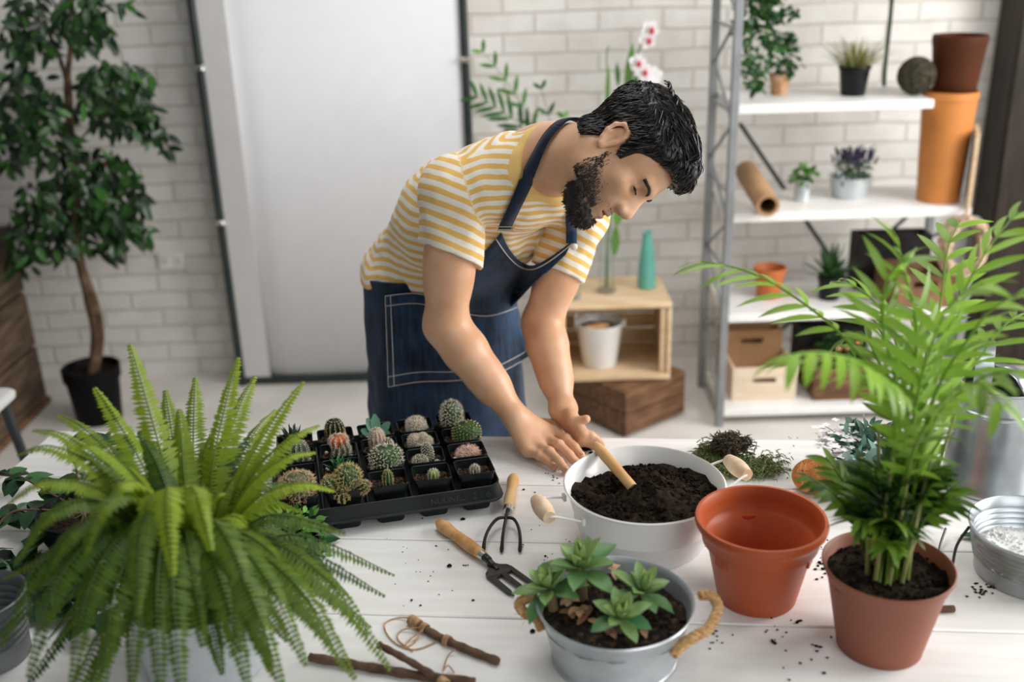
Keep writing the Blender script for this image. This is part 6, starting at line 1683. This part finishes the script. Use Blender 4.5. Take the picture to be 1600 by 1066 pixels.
# --- parlour palm in its brown-red pot
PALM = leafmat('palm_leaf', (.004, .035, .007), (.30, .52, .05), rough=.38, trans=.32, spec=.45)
def palm():
    C0 = np.array([.566, 1.335, TZ]); t = thing('potted_palm', 'leafy parlour palm in a brown-red plastic pot at the near right', 'potted palm', C0)
    b = MB(); b.lathe([(.063, 0), (.065, .002), (.0655, .006), (.087, .118), (.0955, .140), (.0985, .146), (.0985, .149), (.0965, .150), (.0925, .146), (.061, .008), (0, .007)], 64); b.build('pot_wall', BROWNPOT, t)
    soil(.0905, .130, None, .005, 12, 260, (.0015, .005)).build('soil', SOIL, t)
    r_ = random.Random(23); L = lambda px, py, y: aty(px, py, y)-C0
    st = MB()
    def frond(pts, n, LL, W, tone, droop=.5, f0=.25):
        P_ = catmull(pts, 12); m = MB(); m.tone = tone
        Ls = np.concatenate([[0], np.cumsum(np.linalg.norm(np.diff(P_, axis=0), axis=1))]); T = Ls[-1]
        m.tube(P_, [.0034*(1-.7*i/len(P_)) for i in range(len(P_))], 6)
        for k in range(n):
            f = f0+(1-f0)*(k+.5)/n; i = max(0, min(len(P_)-2, np.searchsorted(Ls, f*T)-1)); p = P_[i]+(P_[i+1]-P_[i])*((f*T-Ls[i])/max(1e-6, Ls[i+1]-Ls[i]))
            td = nrm(P_[i+1]-P_[i]); sd = np.cross(td, (0, 0, 1))
            if np.linalg.norm(sd) < .3: sd = np.cross(td, (.3, -1, .2))
            sd = nrm(sd); nn = nrm(np.cross(sd, td)); g = (f-f0)/(1-f0)
            for s in (-1, 1):
                m.tone = max(0, min(1, tone+r_.gauss(0, .13))); d = sd*s*(1-.35*g)+td*(.55+.5*g)+np.array([0, 0, r_.gauss(-.05, .1)])
                m.leaf(p, d, nn, LL*(1-.35*g)*r_.uniform(.85, 1.1)*(.75+.5*min(1, g*3)), W*r_.uniform(.85, 1.1), curl=droop+r_.uniform(-.1, .2), n=5, fold=.16, shape=.35)
        m.build('frond', PALM, t)
    for k in range(9):
        a = k*2*pi/9+.3; p = np.array([.030*cos(a), .026*sin(a), .125])
        tip = np.array([.05*cos(a)+r_.gauss(0, .015), .05*sin(a), .30+r_.uniform(0, .12)]); st.tube([p, p*.7+tip*.3, tip], [.0040, .0036, .0024], 7)
    st.build('stems', mat('palm_stem', (.20, .26, .07), rough=.5, col2=(.36, .34, .14), scale=30), t)
    o = lambda: np.array([r_.gauss(0, .014), r_.gauss(0, .014), .128])
    F = [
        ([o(), L(1400, 640, 1.28), L(1352, 575, 1.20), L(1290, 552, 1.14), L(1232, 556, 1.10)], 9, .085, .018, .95, .9, .50),
        ([o(), L(1395, 640, 1.36), L(1330, 540, 1.42), L(1250, 470, 1.48), L(1170, 425, 1.52), L(1095, 408, 1.55)], 7, .090, .017, .72, .6, .62),
        ([o(), L(1420, 640, 1.34), L(1432, 520, 1.36), L(1415, 430, 1.36), L(1400, 372, 1.36)], 8, .085, .017, .78, .5, .48),
        ([o(), L(1440, 650, 1.36), L(1480, 520, 1.40), L(1530, 410, 1.42), L(1590, 330, 1.44)], 9, .090, .018, .78, .6, .42),
        ([o(), L(1450, 650, 1.32), L(1520, 520, 1.30), L(1570, 470, 1.28), L(1640, 440, 1.26)], 9, .090, .018, .70, .6, .38),
        ([o(), L(1450, 680, 1.28), L(1520, 600, 1.24), L(1580, 580, 1.20), L(1640, 590, 1.16)], 8, .085, .018, .72, .7, .38),
        ([o(), L(1430, 700, 1.26), L(1480, 620, 1.20), L(1530, 600, 1.15), L(1570, 640, 1.10)], 8, .075, .017, .55, .8, .40),
        ([o(), L(1440, 620, 1.44), L(1470, 470, 1.54), L(1480, 390, 1.60), L(1500, 345, 1.64)], 8, .095, .018, .70, .5, .45),
        ([o(), L(1410, 620, 1.42), L(1385, 500, 1.50), L(1340, 450, 1.54), L(1300, 440, 1.58)], 7, .085, .017, .72, .6, .48),
        ([o(), L(1420, 700, 1.42), L(1440, 600, 1.52), L(1450, 540, 1.58), L(1470, 500, 1.62)], 8, .085, .017, .40, .6, .35),
        ([o(), L(1400, 640, 1.40), L(1370, 560, 1.46), L(1345, 520, 1.50), L(1320, 530, 1.54)], 7, .07, .016, .45, .7, .45),
        ([o(), L(1460, 660, 1.40), L(1530, 560, 1.48), L(1580, 500, 1.52), L(1640, 480, 1.56)], 8, .090, .017, .60, .6, .40),
        ([o(), L(1430, 640, 1.30), L(1455, 540, 1.28), L(1490, 470, 1.26), L(1540, 440, 1.24)], 8, .085, .018, .80, .6, .45),
        ([o(), L(1400, 620, 1.34), L(1380, 520, 1.33), L(1385, 440, 1.33), L(1420, 400, 1.33)], 7, .08, .017, .72, .6, .5),
    ]
    for (pts, n, LL, W, tn, dr, f0) in F: frond(pts, n+2, LL*.95, W*.78, min(1, tn*1.08), dr, f0)
    # short inner leaves: a dense dark tuft low down
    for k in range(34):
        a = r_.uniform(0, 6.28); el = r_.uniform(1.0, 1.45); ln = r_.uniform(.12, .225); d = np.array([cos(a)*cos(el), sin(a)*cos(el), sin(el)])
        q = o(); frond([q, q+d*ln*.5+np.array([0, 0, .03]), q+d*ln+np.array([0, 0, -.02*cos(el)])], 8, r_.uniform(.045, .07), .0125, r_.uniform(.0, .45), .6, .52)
palm()

# --- watering can, buckets
def watering_can():
    q = atz(1543, 758, TZ); C0 = np.array([q[0], q[1]+.01, TZ]); t = thing('watering_can', 'galvanised watering can standing behind the palm at the right', 'watering can', C0)
    H_ = .225; m_ = mat('can_zinc', (.42, .45, .47), rough=.30, metal=.85, var=.18, scale=9)
    b = MB(); b.lathe([(.084, 0), (.087, .003), (.087, .010), (.0855, .012), (.075, .168), (.0775, .171), (.0775, .176), (.074, .179), (.0735, H_-.006), (.077, H_-.003), (.077, H_+.001), (.073, H_), (.070, .17), (.082, .010), (0, .010)], 56); b.build('can_body', m_, t)
    lid = MB(); n = 28; vs = []; fs = []
    for i in range(n+1):
        a = -pi*.45+pi*i/n; vs += [(.075*cos(a), .075*sin(a), H_), (.042*cos(a), .042*sin(a), H_+.022), (.006*cos(a), .006*sin(a), H_+.028)]
    for i in range(n):
        q = i*3; fs += [(q, q+3, q+4, q+1), (q+1, q+4, q+5, q+2)]
    lid.add(vs, fs); o = lid.build('half_cover', m_, t); md = o.modifiers.new('s', 'SOLIDIFY'); md.thickness = .003
    hd = MB(); vs = []; fs = []; c = (-.040, 0, H_-.006)
    for i in range(25):
        a = pi*i/24
        for (w_, dr) in ((-.018, 0), (-.018, .003), (.018, .003), (.018, 0)): vs.append((c[0]+w_+(.012+dr)*cos(a), c[1]+(.034+dr)*cos(a), c[2]+(.088+dr)*sin(a)))
    for i in range(24):
        for k in range(4): fs.append((i*4+k, i*4+(k+1) % 4, (i+1)*4+(k+1) % 4, (i+1)*4+k))
    hd.add(vs, fs); hd.build('carry_handle', m_, t)
    sp = MB(); sp.tube([(.045, -.050, .030), (.085, -.068, .105), (.150, -.095, .240)], [.024, .018, .012], 18); sp.build('spout', m_, t)
    br = MB(); br.tube([(.062, -.030, .19), (.118, -.080, .172)], .0045, 8); br.build('spout_brace', m_, t)
    rh = MB(); rh.tube(catmull([(-.02, .076, .19), (-.03, .125, .18), (-.03, .140, .11), (-.02, .083, .05)], 6), .007, 8); rh.build('rear_handle', m_, t)
watering_can()
def zinc_bucket(name, label, C0, Rt, Rb, H_, fill=None, m=ZINC):
    t = thing(name, label, 'bucket', C0)
    pr = [(Rb, 0), (Rb+.003, .002), (Rb+.003, .007)]
    n = 5
    for k in range(n):
        f = .35+.11*k; r = Rb+(Rt-Rb)*f; z = H_*f; pr += [(r-.0012, z-.003), (r+.0018, z), (r-.0012, z+.003)]
    pr += [(Rt-.001, H_-.006), (Rt+.002, H_-.003), (Rt+.002, H_), (Rt, H_+.0015), (Rt-.002, H_)]
    for k in reversed(range(n)):
        f = .35+.11*k; r = Rb+(Rt-Rb)*f-.003; z = H_*f; pr += [(r-.0012, z+.003), (r+.0018, z), (r-.0012, z-.003)]
    pr += [(Rb-.003, .008), (0, .008)]
    b = MB(); b.lathe(pr, 56); b.build('bucket_wall', m, t)
    return t
t = zinc_bucket('zinc_bucket', 'small ribbed zinc bucket of white perlite at the right end of the table', (.892, 1.515, TZ), .108, .088, .092, m=mat('grey_zinc', (.40, .43, .45), rough=.36, metal=.75, var=.15))
soil(.096, .034, lambda x, y: .012*math.exp(-(x*x+y*y)/.004), .003, 5, 320, (.0022, .0044)).build('perlite', mat('perlite', (.80, .80, .79), rough=.9, var=.05), t)
w = MB(); w.tube(catmull([(-.108, .02, .085), (-.135, .0, .06), (-.15, -.02, .02), (-.135, .06, .006), (-.10, .12, .02)], 6), .0025, 6); w.build('bail_wire', BLACKM, t)
t = zinc_bucket('zinc_bucket', 'shade-darkened ribbed zinc bucket at the left edge beside the fern', (-.860, 1.375, TZ), .072, .058, .115, m=mat('shaded_zinc', (.20, .215, .22), rough=.4, metal=.7, var=.15))  # zinc darkened: the shade of this corner is put into its colour
# --- small white-flowered plant and its silvery neighbour behind the palm
def flowers():
    C0 = np.array([.722, 1.865, TZ]); t = thing('flowering_plant', 'low plant with tiny white flowers behind the ball of twine', 'potted plant', C0)
    r_ = random.Random(40)
    b = MB(); b.lathe([(.050, 0), (.053, .002), (.065, .052), (.068, .055), (.064, .056), (.05, .006), (0, .006)], 32); b.build('pot', mat('grey_glaze', (.40, .46, .45), rough=.4), t)
    m = MB(); bush(m, (0, 0, .068), .080, 260, .030, .014, r_, .3, .55); m.build('foliage', leafmat('blue_leaf', (.02, .09, .06), (.16, .30, .22), rough=.5, trans=.15), t)
    f = MB()
    for i in range(170):
        a = r_.uniform(0, 6.28); q = .105*sqrt(r_.random()); c = np.array([q*cos(a)*1.05, q*sin(a)*.8, .075+.04*(1-q/.1)+r_.uniform(-.006, .014)])
        if r_.random() < .5: c[0] = -.068+r_.gauss(0, .018); c[2] = .088+r_.gauss(0, .009)
        for k in range(4): b_ = k*pi/2+a; f.leaf(c, (cos(b_), sin(b_), .2), (0, 0, 1), 0.0095, .0080, curl=.2, n=2, fold=.05, shape=.6)
    f.build('flower_heads', PET, t)
flowers()
t = thing('potted_succulent', 'silvery blue-green leafed plant squeezed between twine ball and palm', 'potted plant', (.685, 1.735, TZ))
b = MB(); b.lathe([(.030, 0), (.032, .002), (.040, .05), (.042, .052), (.038, .053), (.03, .006), (0, .006)], 28); b.build('pot', mat('pale_blue_glaze', (.42, .56, .55), rough=.35), t)
m = MB(); r_ = random.Random(41); bush(m, (0, 0, .075), .052, 60, .04, .024, r_, .4, .7); m.build('foliage', leafmat('silver_leaf', (.05, .17, .12), (.34, .50, .44), rough=.5, trans=.1), t)
t = thing('fallen_leaf', 'dark green fallen leaf sprig on the table beside the perlite bucket', 'leaf', atz(1500, 842, TZ))
m = MB(); m.tone = .4
for (a, dx) in ((0, 0), (.3, .012), (-.35, .01), (.1, .03)): m.leaf((dx, 0, .006), (cos(a), sin(a), .1), (0, 0, 1), .05, .018, curl=.25)
for i, v in enumerate(m.v): m.v[i] = (v[0], v[1], max(v[2], .0008))
m.build('sprig', LEAFD, t)
